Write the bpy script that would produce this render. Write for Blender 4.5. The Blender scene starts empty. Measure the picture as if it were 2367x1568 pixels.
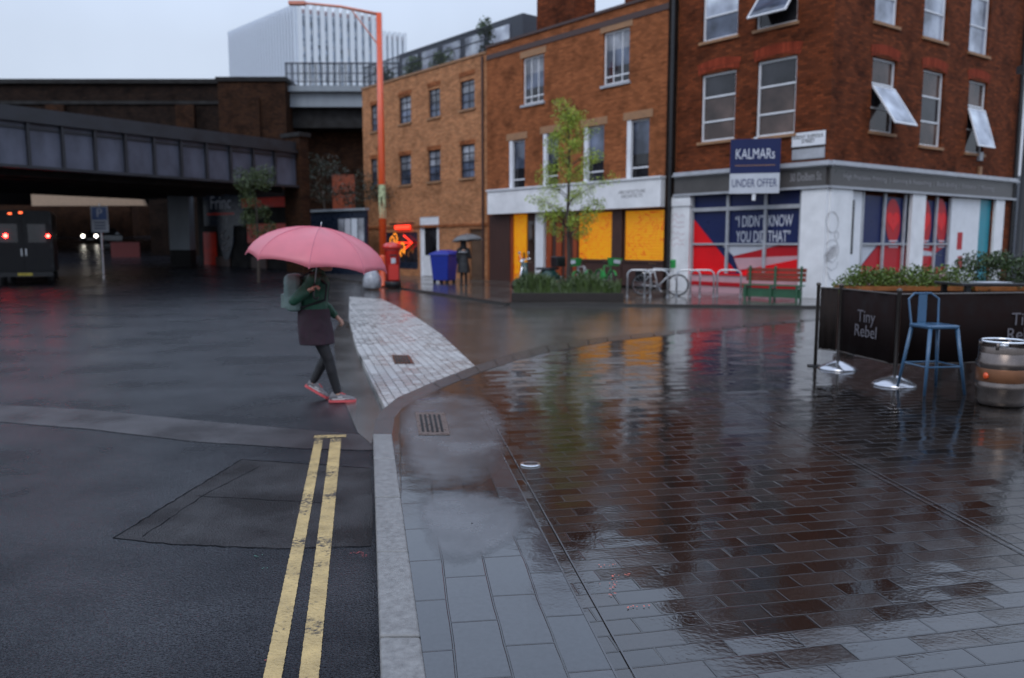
import bpy, math, random
from mathutils import Vector, Matrix
R = math.radians; PI = math.pi
S = bpy.context.scene; COL = S.collection
random.seed(11)
# ---------------------------------------------------------------- camera geometry
K = 1024 / 2367.0
FPX = 800.0; HZ = 244.0; TH = math.atan((339 - HZ) / FPX); CAMH = 1.6
GH = 17           # the photo is a double image; things sit midway between its two images
def ray(px, py):
    u = (px - 512) / FPX; v = -(py - 339) / FPX
    c, s = math.cos(TH), math.sin(TH)
    return Vector((u, c + s * v, -s + c * v))
def G(tx, ty, z=0.0):
    d = ray(tx * K, ty * K); t = (z - CAMH) / d.z
    return Vector((d.x * t, d.y * t, z))
def AT(tx, ty, Y):
    d = ray(tx * K, ty * K); t = Y / d.y
    return Vector((d.x * t, Y, CAMH + d.z * t))
class Facade:
    """a vertical plane; local x runs right along it, local y into the building"""
    def __init__(s, p, d):
        s.p = Vector((p[0], p[1])); s.d = Vector((d[0], d[1])).normalized()
        s.ang = math.atan2(s.d.y, s.d.x)
    def sz(s, tx, ty):
        r = ray(tx * K, ty * K)
        cr = lambda a, b: a.x * b.y - a.y * b.x
        r2 = Vector((r.x, r.y)); t = cr(s.p, s.d) / cr(r2, s.d)
        w = r2 * t - s.p
        return w.dot(s.d), CAMH + t * r.z
    def world(s, x, y=0.0, z=0.0):
        n = Vector((-s.d.y, s.d.x)); q = s.p + s.d * x + n * y
        return Vector((q.x, q.y, z))
    def rect(s, x0, x1, y0, y1, g=GH):
        xm, ym = (x0 + x1) / 2, (y0 + y1) / 2 + g
        return (s.sz(x0, ym)[0], s.sz(x1, ym)[0], s.sz(xm, y1 + g)[1], s.sz(xm, y0 + g)[1])

# ---------------------------------------------------------------- mesh building
class MB:
    def __init__(s): s.v = []; s.f = []; s.m = []
    def add(s, vs, fs, m=0):
        o = len(s.v); s.v += [tuple(p) for p in vs]
        for f in fs: s.f.append([i + o for i in f]); s.m.append(m)
        return s
    def box(s, x0, x1, y0, y1, z0, z1, m=0):
        return s.add([(x0,y0,z0),(x1,y0,z0),(x1,y1,z0),(x0,y1,z0),(x0,y0,z1),(x1,y0,z1),(x1,y1,z1),(x0,y1,z1)],
              [(0,3,2,1),(4,5,6,7),(0,1,5,4),(1,2,6,5),(2,3,7,6),(3,0,4,7)], m)
    def poly(s, pts, m=0): return s.add(pts, [list(range(len(pts)))], m)
    def prism(s, pts, z0, z1, m=0):
        """pts counter-clockwise seen from above"""
        a = sum(pts[i][0]*pts[(i+1)%len(pts)][1]-pts[(i+1)%len(pts)][0]*pts[i][1] for i in range(len(pts)))
        if a < 0: pts = pts[::-1]
        n = len(pts); vs = [(p[0],p[1],z0) for p in pts]+[(p[0],p[1],z1) for p in pts]
        fs = [list(range(n))[::-1], list(range(n,2*n))]+[(i,(i+1)%n,n+(i+1)%n,n+i) for i in range(n)]
        return s.add(vs, fs, m)
    def slab_y(s, pts, y0, y1, m=0):
        """outline of (x,z) points, thickened along y"""
        a = sum(pts[i][0]*pts[(i+1)%len(pts)][1]-pts[(i+1)%len(pts)][0]*pts[i][1] for i in range(len(pts)))
        if a < 0: pts = pts[::-1]
        n = len(pts); vs = [(p[0],y0,p[1]) for p in pts]+[(p[0],y1,p[1]) for p in pts]
        fs = [list(range(n)), list(range(n,2*n))[::-1]]+[((i+1)%n,i,n+i,n+(i+1)%n) for i in range(n)]
        return s.add(vs, fs, m)
    def rings(s, rs, m=0, cap=True, closed=False):
        n = len(rs[0]); o = len(s.v)
        for r in rs: s.v += [tuple(p) for p in r]
        L = len(rs)
        for i in range(L if closed else L-1):
            a, b = o+i*n, o+((i+1)%L)*n
            for j in range(n):
                s.f.append([a+j, a+(j+1)%n, b+(j+1)%n, b+j]); s.m.append(m)
        if cap and not closed:
            s.f.append([o+j for j in range(n)][::-1]); s.m.append(m)
            s.f.append([o+(L-1)*n+j for j in range(n)]); s.m.append(m)
        return s
    def tube(s, pts, r, seg=8, m=0, closed=False, cap=True):
        pts = [Vector(p) for p in pts]; n = len(pts)
        rr = r if isinstance(r, (list, tuple)) else [r]*n
        rs = []; up = None
        for i, p in enumerate(pts):
            if closed: t = pts[(i+1)%n]-pts[i-1]
            else: t = pts[min(i+1,n-1)]-pts[max(i-1,0)]
            t = t.normalized() if t.length > 1e-9 else Vector((0,0,1))
            if up is None:
                up = Vector((0,0,1)) if abs(t.z) < .9 else Vector((1,0,0))
            a = t.cross(up)
            if a.length < 1e-6: a = t.cross(Vector((0,1,0)))
            a.normalize(); b = a.cross(t).normalized(); up = b
            rs.append([p + a*(math.cos(2*PI*k/seg)*rr[i]) + b*(math.sin(2*PI*k/seg)*rr[i]) for k in range(seg)])
        return s.rings(rs, m, cap, closed)
    def capsule(s, p0, p1, r0, r1, seg=12, m=0):
        p0, p1 = Vector(p0), Vector(p1); d = p1-p0; L = d.length; d = d/L if L > 1e-6 else Vector((0,0,1))
        pts, rr = [], []
        for a in (90,65,40,15): pts.append(p0-d*r0*math.sin(R(a))); rr.append(max(r0*math.cos(R(a)),.0008))
        for a in (15,40,65,90): pts.append(p1+d*r1*math.sin(R(a))); rr.append(max(r1*math.cos(R(a)),.0008))
        return s.tube(pts, rr, seg, m)
    def ball(s, c, rx, ry, rz, seg=16, m=0):
        rs = []
        for i in range(1, 10):
            t = PI*i/10
            rs.append([(c[0]+rx*math.sin(t)*math.cos(2*PI*k/seg), c[1]+ry*math.sin(t)*math.sin(2*PI*k/seg), c[2]-rz*math.cos(t)) for k in range(seg)])
        return s.rings(rs, m)
    def lathe(s, prof, seg=24, c=(0,0,0), m=0, cap=True):
        return s.rings([[(c[0]+r*math.cos(2*PI*k/seg), c[1]+r*math.sin(2*PI*k/seg), c[2]+z) for k in range(seg)] for r, z in prof], m, cap)
    def torus(s, c, R0, r, axis='y', seg=28, sub=6, m=0, a0=0, a1=360):
        pts = []
        n = seg
        full = a1-a0 >= 360
        for k in range(n if full else n+1):
            a = R(a0+(a1-a0)*k/n); x, z = R0*math.cos(a), R0*math.sin(a)
            pts.append({'y':(c[0]+x,c[1],c[2]+z),'x':(c[0],c[1]+x,c[2]+z),'z':(c[0]+x,c[1]+z,c[2])}[axis])
        return s.tube(pts, r, sub, m, closed=full)
    def wall(s, x0, x1, z0, z1, holes, y=0.0, depth=.16, m=0, top=None):
        """wall face with rectangular openings and their reveals; top = function x -> z for a sloping coping"""
        xs = sorted(set([x0,x1]+[h for q in holes for h in q[:2] if x0 < h < x1]))
        zs = sorted(set([z0,z1]+[h for q in holes for h in q[2:4] if z0 < h < z1]))
        for i in range(len(xs)-1):
            for j in range(len(zs)-1):
                cx, cz = (xs[i]+xs[i+1])/2, (zs[j]+zs[j+1])/2
                if any(q[0] < cx < q[1] and q[2] < cz < q[3] for q in holes): continue
                s.add([(xs[i],y,zs[j]),(xs[i+1],y,zs[j]),(xs[i+1],y,zs[j+1]),(xs[i],y,zs[j+1])], [(0,1,2,3)], m)
        for q in holes:
            a, b, c, d = max(q[0],x0), min(q[1],x1), max(q[2],z0), min(q[3],z1); e = y+depth
            s.add([(a,y,c),(a,y,d),(a,e,d),(a,e,c)], [(0,1,2,3)], m); s.add([(b,y,c),(b,e,c),(b,e,d),(b,y,d)], [(0,1,2,3)], m)
            s.add([(a,y,d),(b,y,d),(b,e,d),(a,e,d)], [(0,1,2,3)], m); s.add([(a,y,c),(a,e,c),(b,e,c),(b,y,c)], [(0,1,2,3)], m)
        return s
    def build(s, name, mat, parent=None, smooth=False, loc=None, rot=None):
        me = bpy.data.meshes.new(name); me.from_pydata(s.v, [], s.f); me.update()
        mats = mat if isinstance(mat, (list, tuple)) else [mat]
        for q in mats: me.materials.append(q)
        if len(mats) > 1: me.polygons.foreach_set('material_index', s.m)
        if smooth: me.polygons.foreach_set('use_smooth', [True]*len(me.polygons))
        o = bpy.data.objects.new(name, me); COL.objects.link(o)
        if parent: o.parent = parent
        if loc is not None: o.location = loc
        if rot is not None: o.rotation_euler = rot
        return o
def tag(o, label=None, cat=None, group=None, kind=None):
    if label: o['label'] = label
    if cat: o['category'] = cat
    if group: o['group'] = group
    if kind: o['kind'] = kind
    return o
def thing(name, label, cat, loc=(0,0,0), rz=0.0, group=None):
    o = bpy.data.objects.new(name, None); COL.objects.link(o); o.empty_display_size = .2
    o.location = loc; o.rotation_euler = (0,0,rz)
    return tag(o, label, cat, group)
def struct(name, mb, mat): return tag(mb.build(name, mat), kind='structure')
def copy_tree(o, parent=None):
    c = o.copy(); COL.objects.link(c); c.parent = parent
    for ch in list(o.children): copy_tree(ch, c)
    return c
def bevel(o, w=.008, seg=2):
    md = o.modifiers.new('Bevel', 'BEVEL'); md.width = w; md.segments = seg; md.limit_method = 'ANGLE'; md.angle_limit = R(40); return o
def remesh(o, vox=.012, it=4):
    md = o.modifiers.new('Remesh', 'REMESH'); md.mode = 'VOXEL'; md.voxel_size = vox; md.use_smooth_shade = True
    sm = o.modifiers.new('Smooth', 'SMOOTH'); sm.iterations = it; sm.factor = .5; return o
def text(txt, size, mat, parent, name='lettering', x=0, y=0, z=0, width=None, ext=.004, align='CENTER', rot=(PI/2,0,0), lines=.9):
    cu = bpy.data.curves.new(name, 'FONT'); cu.body = txt; cu.size = size; cu.align_x = align; cu.align_y = 'CENTER'
    cu.extrude = ext; cu.space_line = lines; cu.resolution_u = 3
    t = bpy.data.objects.new('tmp', cu); COL.objects.link(t)
    dg = bpy.context.evaluated_depsgraph_get(); dg.update()
    me = bpy.data.meshes.new_from_object(t.evaluated_get(dg)); bpy.data.objects.remove(t); bpy.data.curves.remove(cu)
    if width:
        xs = [v.co.x for v in me.vertices]; w = max(xs)-min(xs); c = (max(xs)+min(xs))/2
        for v in me.vertices: v.co.x = (v.co.x-c)*width/w
    me.materials.clear(); me.materials.append(mat)
    o = bpy.data.objects.new(name, me); COL.objects.link(o); o.parent = parent
    o.location = (x,y,z); o.rotation_euler = rot; return o

# ---------------------------------------------------------------- materials
def nt(name):
    m = bpy.data.materials.new(name); m.use_nodes = True
    n = m.node_tree; b = n.nodes['Principled BSDF']; return m, n, b
def node(n, t, **kw):
    x = n.nodes.new(t)
    for k, v in kw.items():
        if k in x.inputs: x.inputs[k].default_value = v
        else: setattr(x, k, v)
    return x
def lk(n, a, ao, b, bi): n.links.new(a.outputs[ao], b.inputs[bi])
def ramp(n, src, out, pts):
    r = n.nodes.new('ShaderNodeValToRGB'); n.links.new(src.outputs[out], r.inputs['Fac'])
    e = r.color_ramp.elements
    while len(e) < len(pts): e.new(.5)
    for i, (p, c) in enumerate(pts):
        e[i].position = p; e[i].color = (c[0],c[1],c[2],1) if isinstance(c, (tuple,list)) else (c,c,c,1)
    return r
def mat(name, col, rough=.5, metal=0.0, var=.18, scale=6.0, bump=.0, spec=.5, coat=0.0, stretch=None):
    m, n, b = nt(name)
    tc = node(n, 'ShaderNodeTexCoord'); src = (tc, 'Object')
    if stretch:
        mp = node(n, 'ShaderNodeMapping'); mp.inputs['Scale'].default_value = stretch; lk(n, tc, 'Object', mp, 'Vector'); src = (mp, 'Vector')
    nz = node(n, 'ShaderNodeTexNoise', Scale=scale, Detail=6.0, Roughness=.6); lk(n, src[0], src[1], nz, 'Vector')
    d = lambda k: tuple(max(0, min(1, c*k)) for c in col)
    r = ramp(n, nz, 'Fac', [(.3, d(1-var)), (.7, d(1+var))]); lk(n, r, 'Color', b, 'Base Color')
    rr = node(n, 'ShaderNodeMapRange'); rr.inputs['From Min'].default_value = .3; rr.inputs['From Max'].default_value = .7
    rr.inputs['To Min'].default_value = max(.02, rough*.75); rr.inputs['To Max'].default_value = min(1, rough*1.25)
    lk(n, nz, 'Fac', rr, 'Value'); lk(n, rr, 'Result', b, 'Roughness')
    b.inputs['Metallic'].default_value = metal; b.inputs['Specular IOR Level'].default_value = spec
    if coat: b.inputs['Coat Weight'].default_value = coat; b.inputs['Coat Roughness'].default_value = .08
    if bump:
        n2 = node(n, 'ShaderNodeTexNoise', Scale=scale*6, Detail=4.0); lk(n, src[0], src[1], n2, 'Vector')
        bp = node(n, 'ShaderNodeBump', Strength=bump, Distance=.02); lk(n, n2, 'Fac', bp, 'Height'); lk(n, bp, 'Normal', b, 'Normal')
    return m
def emit(name, col, strength):
    m, n, b = nt(name); b.inputs['Base Color'].default_value = (*[c*.5 for c in col], 1)
    b.inputs['Emission Color'].default_value = (*col, 1); b.inputs['Emission Strength'].default_value = strength; return m
def brick(name, c1, c2, mortar, stain=.5, sc=1.0, soot=None, bumps=.4, bw=.225, bh=.075):
    m, n, b = nt(name)
    tc = node(n, 'ShaderNodeTexCoord'); sp = node(n, 'ShaderNodeSeparateXYZ'); lk(n, tc, 'Object', sp, 'Vector')
    ad = node(n, 'ShaderNodeMath', operation='ADD'); lk(n, sp, 'X', ad, 0); lk(n, sp, 'Y', ad, 1)
    cb = node(n, 'ShaderNodeCombineXYZ'); lk(n, ad, 'Value', cb, 'X'); lk(n, sp, 'Z', cb, 'Y')
    br = node(n, 'ShaderNodeTexBrick', Scale=1.0); br.inputs['Brick Width'].default_value = bw*sc; br.inputs['Row Height'].default_value = bh*sc
    br.inputs['Mortar Size'].default_value = .009*sc; br.inputs['Mortar Smooth'].default_value = .2; br.inputs['Bias'].default_value = -.1
    br.inputs['Color1'].default_value = (*c1,1); br.inputs['Color2'].default_value = (*c2,1); br.inputs['Mortar'].default_value = (*mortar,1)
    lk(n, cb, 'Vector', br, 'Vector')
    # blotches of paler and sootier bricks
    nz = node(n, 'ShaderNodeTexNoise', Scale=1.1, Detail=7.0, Roughness=.62); lk(n, tc, 'Object', nz, 'Vector')
    r = ramp(n, nz, 'Fac', [(.3, 1-stain), (.5, 1.0), (.72, 1+stain*.35)])
    mx = node(n, 'ShaderNodeMix', data_type='RGBA', blend_type='MULTIPLY'); mx.inputs['Factor'].default_value = 1
    n.links.new(br.outputs['Color'], mx.inputs[6]); n.links.new(r.outputs['Color'], mx.inputs[7])
    # single odd bricks
    br2 = node(n, 'ShaderNodeTexBrick', Scale=1.0); br2.inputs['Brick Width'].default_value = bw*sc; br2.inputs['Row Height'].default_value = bh*sc
    br2.inputs['Mortar Size'].default_value = 0; br2.inputs['Color1'].default_value = (.45,.45,.45,1); br2.inputs['Color2'].default_value = (1.45,1.4,1.35,1)
    mpo = node(n, 'ShaderNodeMapping'); mpo.inputs['Location'].default_value = (bw*sc*34, bh*sc*26, 0); lk(n, cb, 'Vector', mpo, 'Vector'); lk(n, mpo, 'Vector', br2, 'Vector')
    m2 = node(n, 'ShaderNodeMix', data_type='RGBA', blend_type='MULTIPLY'); m2.inputs['Factor'].default_value = .4
    n.links.new(mx.outputs[2], m2.inputs[6]); n.links.new(br2.outputs['Color'], m2.inputs[7])
    lk(n, m2, 2, b, 'Base Color'); b.inputs['Roughness'].default_value = .8; b.inputs['Specular IOR Level'].default_value = .1
    bp = node(n, 'ShaderNodeBump', Strength=bumps, Distance=.012, invert=True); lk(n, br, 'Fac', bp, 'Height'); lk(n, bp, 'Normal', b, 'Normal')
    return m
def wet_paving(name, c1, c2, joint, rot, bw, bh, off=.5, rmin=.06, rmax=.32, bump=.5, lumps=.25, msize=.006, wscale=.55, loc=(0,0,0), coat=.0, spec=.5, tilt=.03, unit=.02):
    """wet paving: units of (bw x bh), joints, water lying in shallow pools"""
    m, n, b = nt(name)
    tc = node(n, 'ShaderNodeTexCoord'); mp = node(n, 'ShaderNodeMapping'); mp.inputs['Rotation'].default_value = (0,0,rot); mp.inputs['Location'].default_value = loc
    lk(n, tc, 'Object', mp, 'Vector')
    # joints that wander a little
    wz = node(n, 'ShaderNodeTexNoise', Scale=1.7, Detail=2.0); lk(n, mp, 'Vector', wz, 'Vector')
    ws = node(n, 'ShaderNodeVectorMath', operation='SCALE'); ws.inputs['Scale'].default_value = .03; lk(n, wz, 'Color', ws, 0)
    wa = node(n, 'ShaderNodeVectorMath', operation='ADD'); lk(n, mp, 'Vector', wa, 0); lk(n, ws, 'Vector', wa, 1)
    br = node(n, 'ShaderNodeTexBrick', Scale=1.0); br.offset = off; br.inputs['Brick Width'].default_value = bw; br.inputs['Row Height'].default_value = bh
    br.inputs['Mortar Size'].default_value = msize; br.inputs['Mortar Smooth'].default_value = .6
    br.inputs['Color1'].default_value = (*c1,1); br.inputs['Color2'].default_value = (*c2,1); br.inputs['Mortar'].default_value = (*joint,1)
    lk(n, wa, 'Vector', br, 'Vector')
    nz = node(n, 'ShaderNodeTexNoise', Scale=wscale, Detail=5.0, Roughness=.55); lk(n, tc, 'Object', nz, 'Vector')
    fn = node(n, 'ShaderNodeTexNoise', Scale=45.0, Detail=5.0); lk(n, tc, 'Object', fn, 'Vector')
    cr = ramp(n, fn, 'Fac', [(.3, .6), (.7, 1.4)])
    mx = node(n, 'ShaderNodeMix', data_type='RGBA', blend_type='MULTIPLY'); mx.inputs['Factor'].default_value = .7
    n.links.new(br.outputs['Color'], mx.inputs[6]); n.links.new(cr.outputs['Color'], mx.inputs[7])
    lk(n, mx, 2, b, 'Base Color')
    # each unit has its own dryness
    br3 = node(n, 'ShaderNodeTexBrick', Scale=1.0); br3.offset = off; br3.inputs['Brick Width'].default_value = bw; br3.inputs['Row Height'].default_value = bh
    br3.inputs['Mortar Size'].default_value = 0; br3.inputs['Color1'].default_value = (0,0,0,1); br3.inputs['Color2'].default_value = (1,1,1,1); lk(n, wa, 'Vector', br3, 'Vector')
    ma = node(n, 'ShaderNodeMath', operation='MULTIPLY_ADD'); ma.inputs[1].default_value = .22
    n.links.new(br3.outputs['Color'], ma.inputs[0]); n.links.new(nz.outputs['Fac'], ma.inputs[2])
    rr = node(n, 'ShaderNodeMapRange'); rr.inputs['From Min'].default_value = .45; rr.inputs['From Max'].default_value = .72
    rr.inputs['To Min'].default_value = rmin; rr.inputs['To Max'].default_value = rmax; lk(n, ma, 'Value', rr, 'Value'); lk(n, rr, 'Result', b, 'Roughness')
    b.inputs['Specular IOR Level'].default_value = spec
    # heights: joints, unit tilt, grain, slow undulation
    mpo = node(n, 'ShaderNodeMapping'); mpo.inputs['Location'].default_value = (bw*7, bh*22, 0); lk(n, wa, 'Vector', mpo, 'Vector')
    br4 = node(n, 'ShaderNodeTexBrick', Scale=1.0); br4.offset = off; br4.inputs['Brick Width'].default_value = bw; br4.inputs['Row Height'].default_value = bh
    br4.inputs['Mortar Size'].default_value = 0; br4.inputs['Color1'].default_value = (0,0,0,1); br4.inputs['Color2'].default_value = (1,1,1,1); lk(n, mpo, 'Vector', br4, 'Vector')
    cx = node(n, 'ShaderNodeCombineXYZ'); n.links.new(br3.outputs['Color'], cx.inputs['X']); n.links.new(br4.outputs['Color'], cx.inputs['Y']); cx.inputs['Z'].default_value = .5
    su = node(n, 'ShaderNodeVectorMath', operation='SUBTRACT'); lk(n, cx, 'Vector', su, 0); su.inputs[1].default_value = (.5,.5,.5)
    sx = node(n, 'ShaderNodeVectorMath', operation='SCALE'); lk(n, su, 'Vector', sx, 0); sx.inputs['Scale'].default_value = unit
    ge = node(n, 'ShaderNodeNewGeometry'); na = node(n, 'ShaderNodeVectorMath', operation='ADD'); lk(n, ge, 'Normal', na, 0); lk(n, sx, 'Vector', na, 1)
    nn = node(n, 'ShaderNodeVectorMath', operation='NORMALIZE'); lk(n, na, 'Vector', nn, 0)
    b1 = node(n, 'ShaderNodeBump', Strength=bump, Distance=.006, invert=True); lk(n, br, 'Fac', b1, 'Height'); lk(n, nn, 'Vector', b1, 'Normal')
    b2 = node(n, 'ShaderNodeBump', Strength=lumps, Distance=.003); lk(n, fn, 'Fac', b2, 'Height'); lk(n, b1, 'Normal', b2, 'Normal')
    un = node(n, 'ShaderNodeTexNoise', Scale=3.2, Detail=2.0); lk(n, mp, 'Vector', un, 'Vector')
    b3 = node(n, 'ShaderNodeBump', Strength=.6, Distance=tilt); lk(n, un, 'Fac', b3, 'Height'); lk(n, b2, 'Normal', b3, 'Normal')
    lk(n, b3, 'Normal', b, 'Normal')
    if coat: b.inputs['Coat Weight'].default_value = coat; b.inputs['Coat Roughness'].default_value = .06
    return m
def wet_asphalt(name, c, rmin, rmax, swell=.05, grain=.4, wscale=.4, stretch=(1,1,1), rot=0, spec=.5, cont=.8):
    m, n, b = nt(name)
    tc = node(n, 'ShaderNodeTexCoord'); mp = node(n, 'ShaderNodeMapping'); mp.inputs['Scale'].default_value = stretch; mp.inputs['Rotation'].default_value = (0,0,rot); lk(n, tc, 'Object', mp, 'Vector')
    nz = node(n, 'ShaderNodeTexNoise', Scale=wscale, Detail=6.0, Roughness=.6); lk(n, tc, 'Object', nz, 'Vector')
    fn = node(n, 'ShaderNodeTexNoise', Scale=90.0, Detail=4.0); lk(n, tc, 'Object', fn, 'Vector')
    r = ramp(n, fn, 'Fac', [(.35, tuple(k*(1-.56*cont) for k in c)), (.68, tuple(k*(1+.75*cont) for k in c))])
    r2 = ramp(n, nz, 'Fac', [(.3, .65), (.7, 1.35)])
    mx = node(n, 'ShaderNodeMix', data_type='RGBA', blend_type='MULTIPLY'); mx.inputs['Factor'].default_value = .8
    n.links.new(r.outputs['Color'], mx.inputs[6]); n.links.new(r2.outputs['Color'], mx.inputs[7]); lk(n, mx, 2, b, 'Base Color')
    rr = node(n, 'ShaderNodeMapRange'); rr.inputs['From Min'].default_value = .35; rr.inputs['From Max'].default_value = .65
    rr.inputs['To Min'].default_value = rmin; rr.inputs['To Max'].default_value = rmax; lk(n, nz, 'Fac', rr, 'Value'); lk(n, rr, 'Result', b, 'Roughness')
    sm = node(n, 'ShaderNodeMapRange'); sm.inputs['From Min'].default_value = .40; sm.inputs['From Max'].default_value = .66
    sm.inputs['To Min'].default_value = spec*.55; sm.inputs['To Max'].default_value = min(1,spec*1.9); lk(n, nz, 'Fac', sm, 'Value'); lk(n, sm, 'Result', b, 'Specular IOR Level')
    vo = node(n, 'ShaderNodeTexVoronoi', Scale=95.0); lk(n, tc, 'Object', vo, 'Vector')
    b1 = node(n, 'ShaderNodeBump', Strength=grain, Distance=.005); lk(n, vo, 'Distance', b1, 'Height')
    sw = node(n, 'ShaderNodeTexNoise', Scale=wscale*1.1, Detail=1.0); lk(n, mp, 'Vector', sw, 'Vector')
    b2 = node(n, 'ShaderNodeBump', Strength=.5, Distance=swell); lk(n, sw, 'Fac', b2, 'Height'); lk(n, b1, 'Normal', b2, 'Normal'); lk(n, b2, 'Normal', b, 'Normal')
    return m
def leaf(name, c, var=.5):
    m, n, b = nt(name)
    gi = node(n, 'ShaderNodeNewGeometry'); r = ramp(n, gi, 'Random Per Island', [(0, tuple(k*(1-var) for k in c)), (.6, c), (1, tuple(min(1,k*(1+var)) for k in c))])
    lk(n, r, 'Color', b, 'Base Color'); b.inputs['Roughness'].default_value = .45
    b.inputs['Transmission Weight'].default_value = 0
    return m
def glass(name, c, rough=.04, spec=.6):
    m, n, b = nt(name); b.inputs['Specular IOR Level'].default_value = spec; b.inputs['Roughness'].default_value = rough
    tc = node(n, 'ShaderNodeTexCoord'); nz = node(n, 'ShaderNodeTexNoise', Scale=.9, Detail=3.0); lk(n, tc, 'Object', nz, 'Vector')
    r = ramp(n, nz, 'Fac', [(.33, tuple(k*.35 for k in c)), (.5, c), (.68, tuple(min(1,k*2.0) for k in c))]); lk(n, r, 'Color', b, 'Base Color')  # blotchy tones painted in as reflections of buildings
    n2 = node(n, 'ShaderNodeTexNoise', Scale=1.6, Detail=1.0); lk(n, tc, 'Object', n2, 'Vector')
    bp = node(n, 'ShaderNodeBump', Strength=.15, Distance=.02); lk(n, n2, 'Fac', bp, 'Height'); lk(n, bp, 'Normal', b, 'Normal')
    return m
# ================================================================ materials in use
M = {}
M['pavers']  = wet_paving('wet_dark_pavers', (.010,.008,.007), (.024,.018,.015), (.008,.007,.007), R(-12), .30, .13, .5, .025, .15, bump=.7, lumps=.18, msize=.006, tilt=.0045, spec=1.0, unit=.034)
M['slabs']   = wet_paving('wet_kerbside_slabs', (.020,.021,.024), (.036,.037,.041), (.008,.008,.009), R(90-8), .46, .205, .5, .025, .15, bump=.6, lumps=.15, msize=.006, tilt=.005, spec=1.0, unit=.02)
M['pale']    = wet_paving('pale_crossing_setts', (.35,.345,.335), (.47,.46,.445), (.07,.066,.062), R(-105), .21, .105, .5, .18, .42, bump=.6, lumps=.3, msize=.007, wscale=.8, tilt=.012)
M['farpav']  = wet_paving('wet_far_paving', (.06,.054,.048), (.10,.09,.08), (.03,.028,.025), R(-50), .6, .4, .5, .06, .2, bump=.3, lumps=.15, tilt=.006, spec=.8)
M['asphalt'] = wet_asphalt('wet_asphalt', (.011,.012,.016), .30, .20, swell=.16, grain=.8, wscale=.7, stretch=(.35,1.3,1), rot=R(-4), spec=.23, cont=1.15)
M['side']    = wet_asphalt('wet_side_street', (.062,.056,.050), .06, .17, swell=.02, grain=.2, wscale=.8, stretch=(.4,1.2,1), spec=.9)
M['patch']   = wet_asphalt('concrete_infill', (.125,.128,.137), .16, .30, swell=.004, grain=.05, wscale=1.5, spec=.7, cont=.25)
M['oldpatch']= wet_asphalt('rough_road_patch', (.018,.016,.017), .32, .5, swell=.04, grain=1.2, wscale=1.6, spec=.24, cont=1.2)
M['pinkband']= wet_asphalt('worn_reinstatement', (.026,.020,.021), .30, .42, swell=.03, grain=.6, wscale=1.5, spec=.32)
M['granite'] = mat('kerb_granite', (.19,.185,.18), .42, var=.3, scale=30, bump=.2)
M['dgranite']= mat('dark_granite', (.040,.037,.035), .2, var=.3, scale=20, bump=.2)
def worn_paint():
    m = mat('worn_yellow_paint', (.47,.335,.14), .42, var=.22, scale=9, bump=.6); n = m.node_tree; b = n.nodes['Principled BSDF']
    old = b.inputs['Base Color'].links[0].from_socket; tc = node(n, 'ShaderNodeTexCoord')
    a = node(n, 'ShaderNodeTexNoise', Scale=38.0, Detail=6.0, Roughness=.7); lk(n, tc, 'Object', a, 'Vector')
    c = node(n, 'ShaderNodeTexNoise', Scale=2.6, Detail=3.0); lk(n, tc, 'Object', c, 'Vector')
    ad = node(n, 'ShaderNodeMath', operation='ADD'); lk(n, a, 'Fac', ad, 0); lk(n, c, 'Fac', ad, 1)
    w = ramp(n, ad, 'Value', [(.0, 0), (.5, 0)]); e = w.color_ramp.elements
    ms = node(n, 'ShaderNodeMapRange'); ms.inputs['From Min'].default_value = 1.10; ms.inputs['From Max'].default_value = 1.22; lk(n, ad, 'Value', ms, 'Value')
    mx = node(n, 'ShaderNodeMix', data_type='RGBA'); lk(n, ms, 'Result', mx, 'Factor'); n.links.new(old, mx.inputs[6]); mx.inputs[7].default_value = (.05,.04,.03,1)
    n.links.new(mx.outputs[2], b.inputs['Base Color']); return m
M['yellow_line'] = worn_paint()
M['brickL'] = brick('orange_stock_brick', (.50,.215,.095), (.39,.15,.062), (.42,.26,.16), .35)
M['brickM'] = brick('brown_orange_brick', (.36,.120,.048), (.27,.086,.032), (.20,.085,.04), .5)
M['brickC'] = brick('dark_red_brick', (.20,.050,.018), (.095,.027,.012), (.085,.034,.018), .6)
M['arch']   = brick('red_rubbed_brick', (.34,.055,.025), (.26,.042,.02), (.10,.035,.02), .3, bw=.075, bh=.3)
M['brickV'] = brick('sooty_viaduct_brick', (.030,.017,.012), (.014,.010,.009), (.010,.008,.007), .7)
M['brickV2']= brick('sooty_viaduct_brick_brown', (.060,.026,.013), (.026,.013,.009), (.018,.012,.009), .65)
M['stone']  = mat('sandy_lintel', (.34,.18,.09), .7, var=.2, scale=5, bump=.3)
M['white']  = mat('white_painted_timber', (.78,.79,.82), .35, var=.07, scale=3)
M['white_dirty'] = mat('white_painted_render', (.82,.82,.83), .45, var=.12, scale=1.6, bump=.15)
M['grey_band'] = mat('grey_fascia_paint', (.085,.078,.075), .35, var=.2, scale=2)
M['mould'] = mat('pale_cornice_paint', (.40,.41,.44), .35, var=.15, scale=4)
M['glass'] = glass('dark_window_glass', (.022,.022,.026))
M['glass_brown'] = glass('brownish_window_glass', (.075,.048,.040))
M['glass_pale'] = glass('pale_blind_and_sky_glass', (.42,.46,.55), .06, .7)  # pale blinds, with the bright sky reflection painted into the tone
M['glass_blue'] = glass('bluish_window_glass', (.10,.12,.17))
M['pale_grey'] = glass('pale_sky_reflection_glass', (.24,.25,.28), .06)  # pale tone holds the sky reflection painted into the terrace panes
M['black'] = mat('black_paint', (.012,.012,.014), .35, var=.3)
M['soot'] = mat('sooty_render', (.008,.007,.007), .8, var=.5, scale=2)
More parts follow.
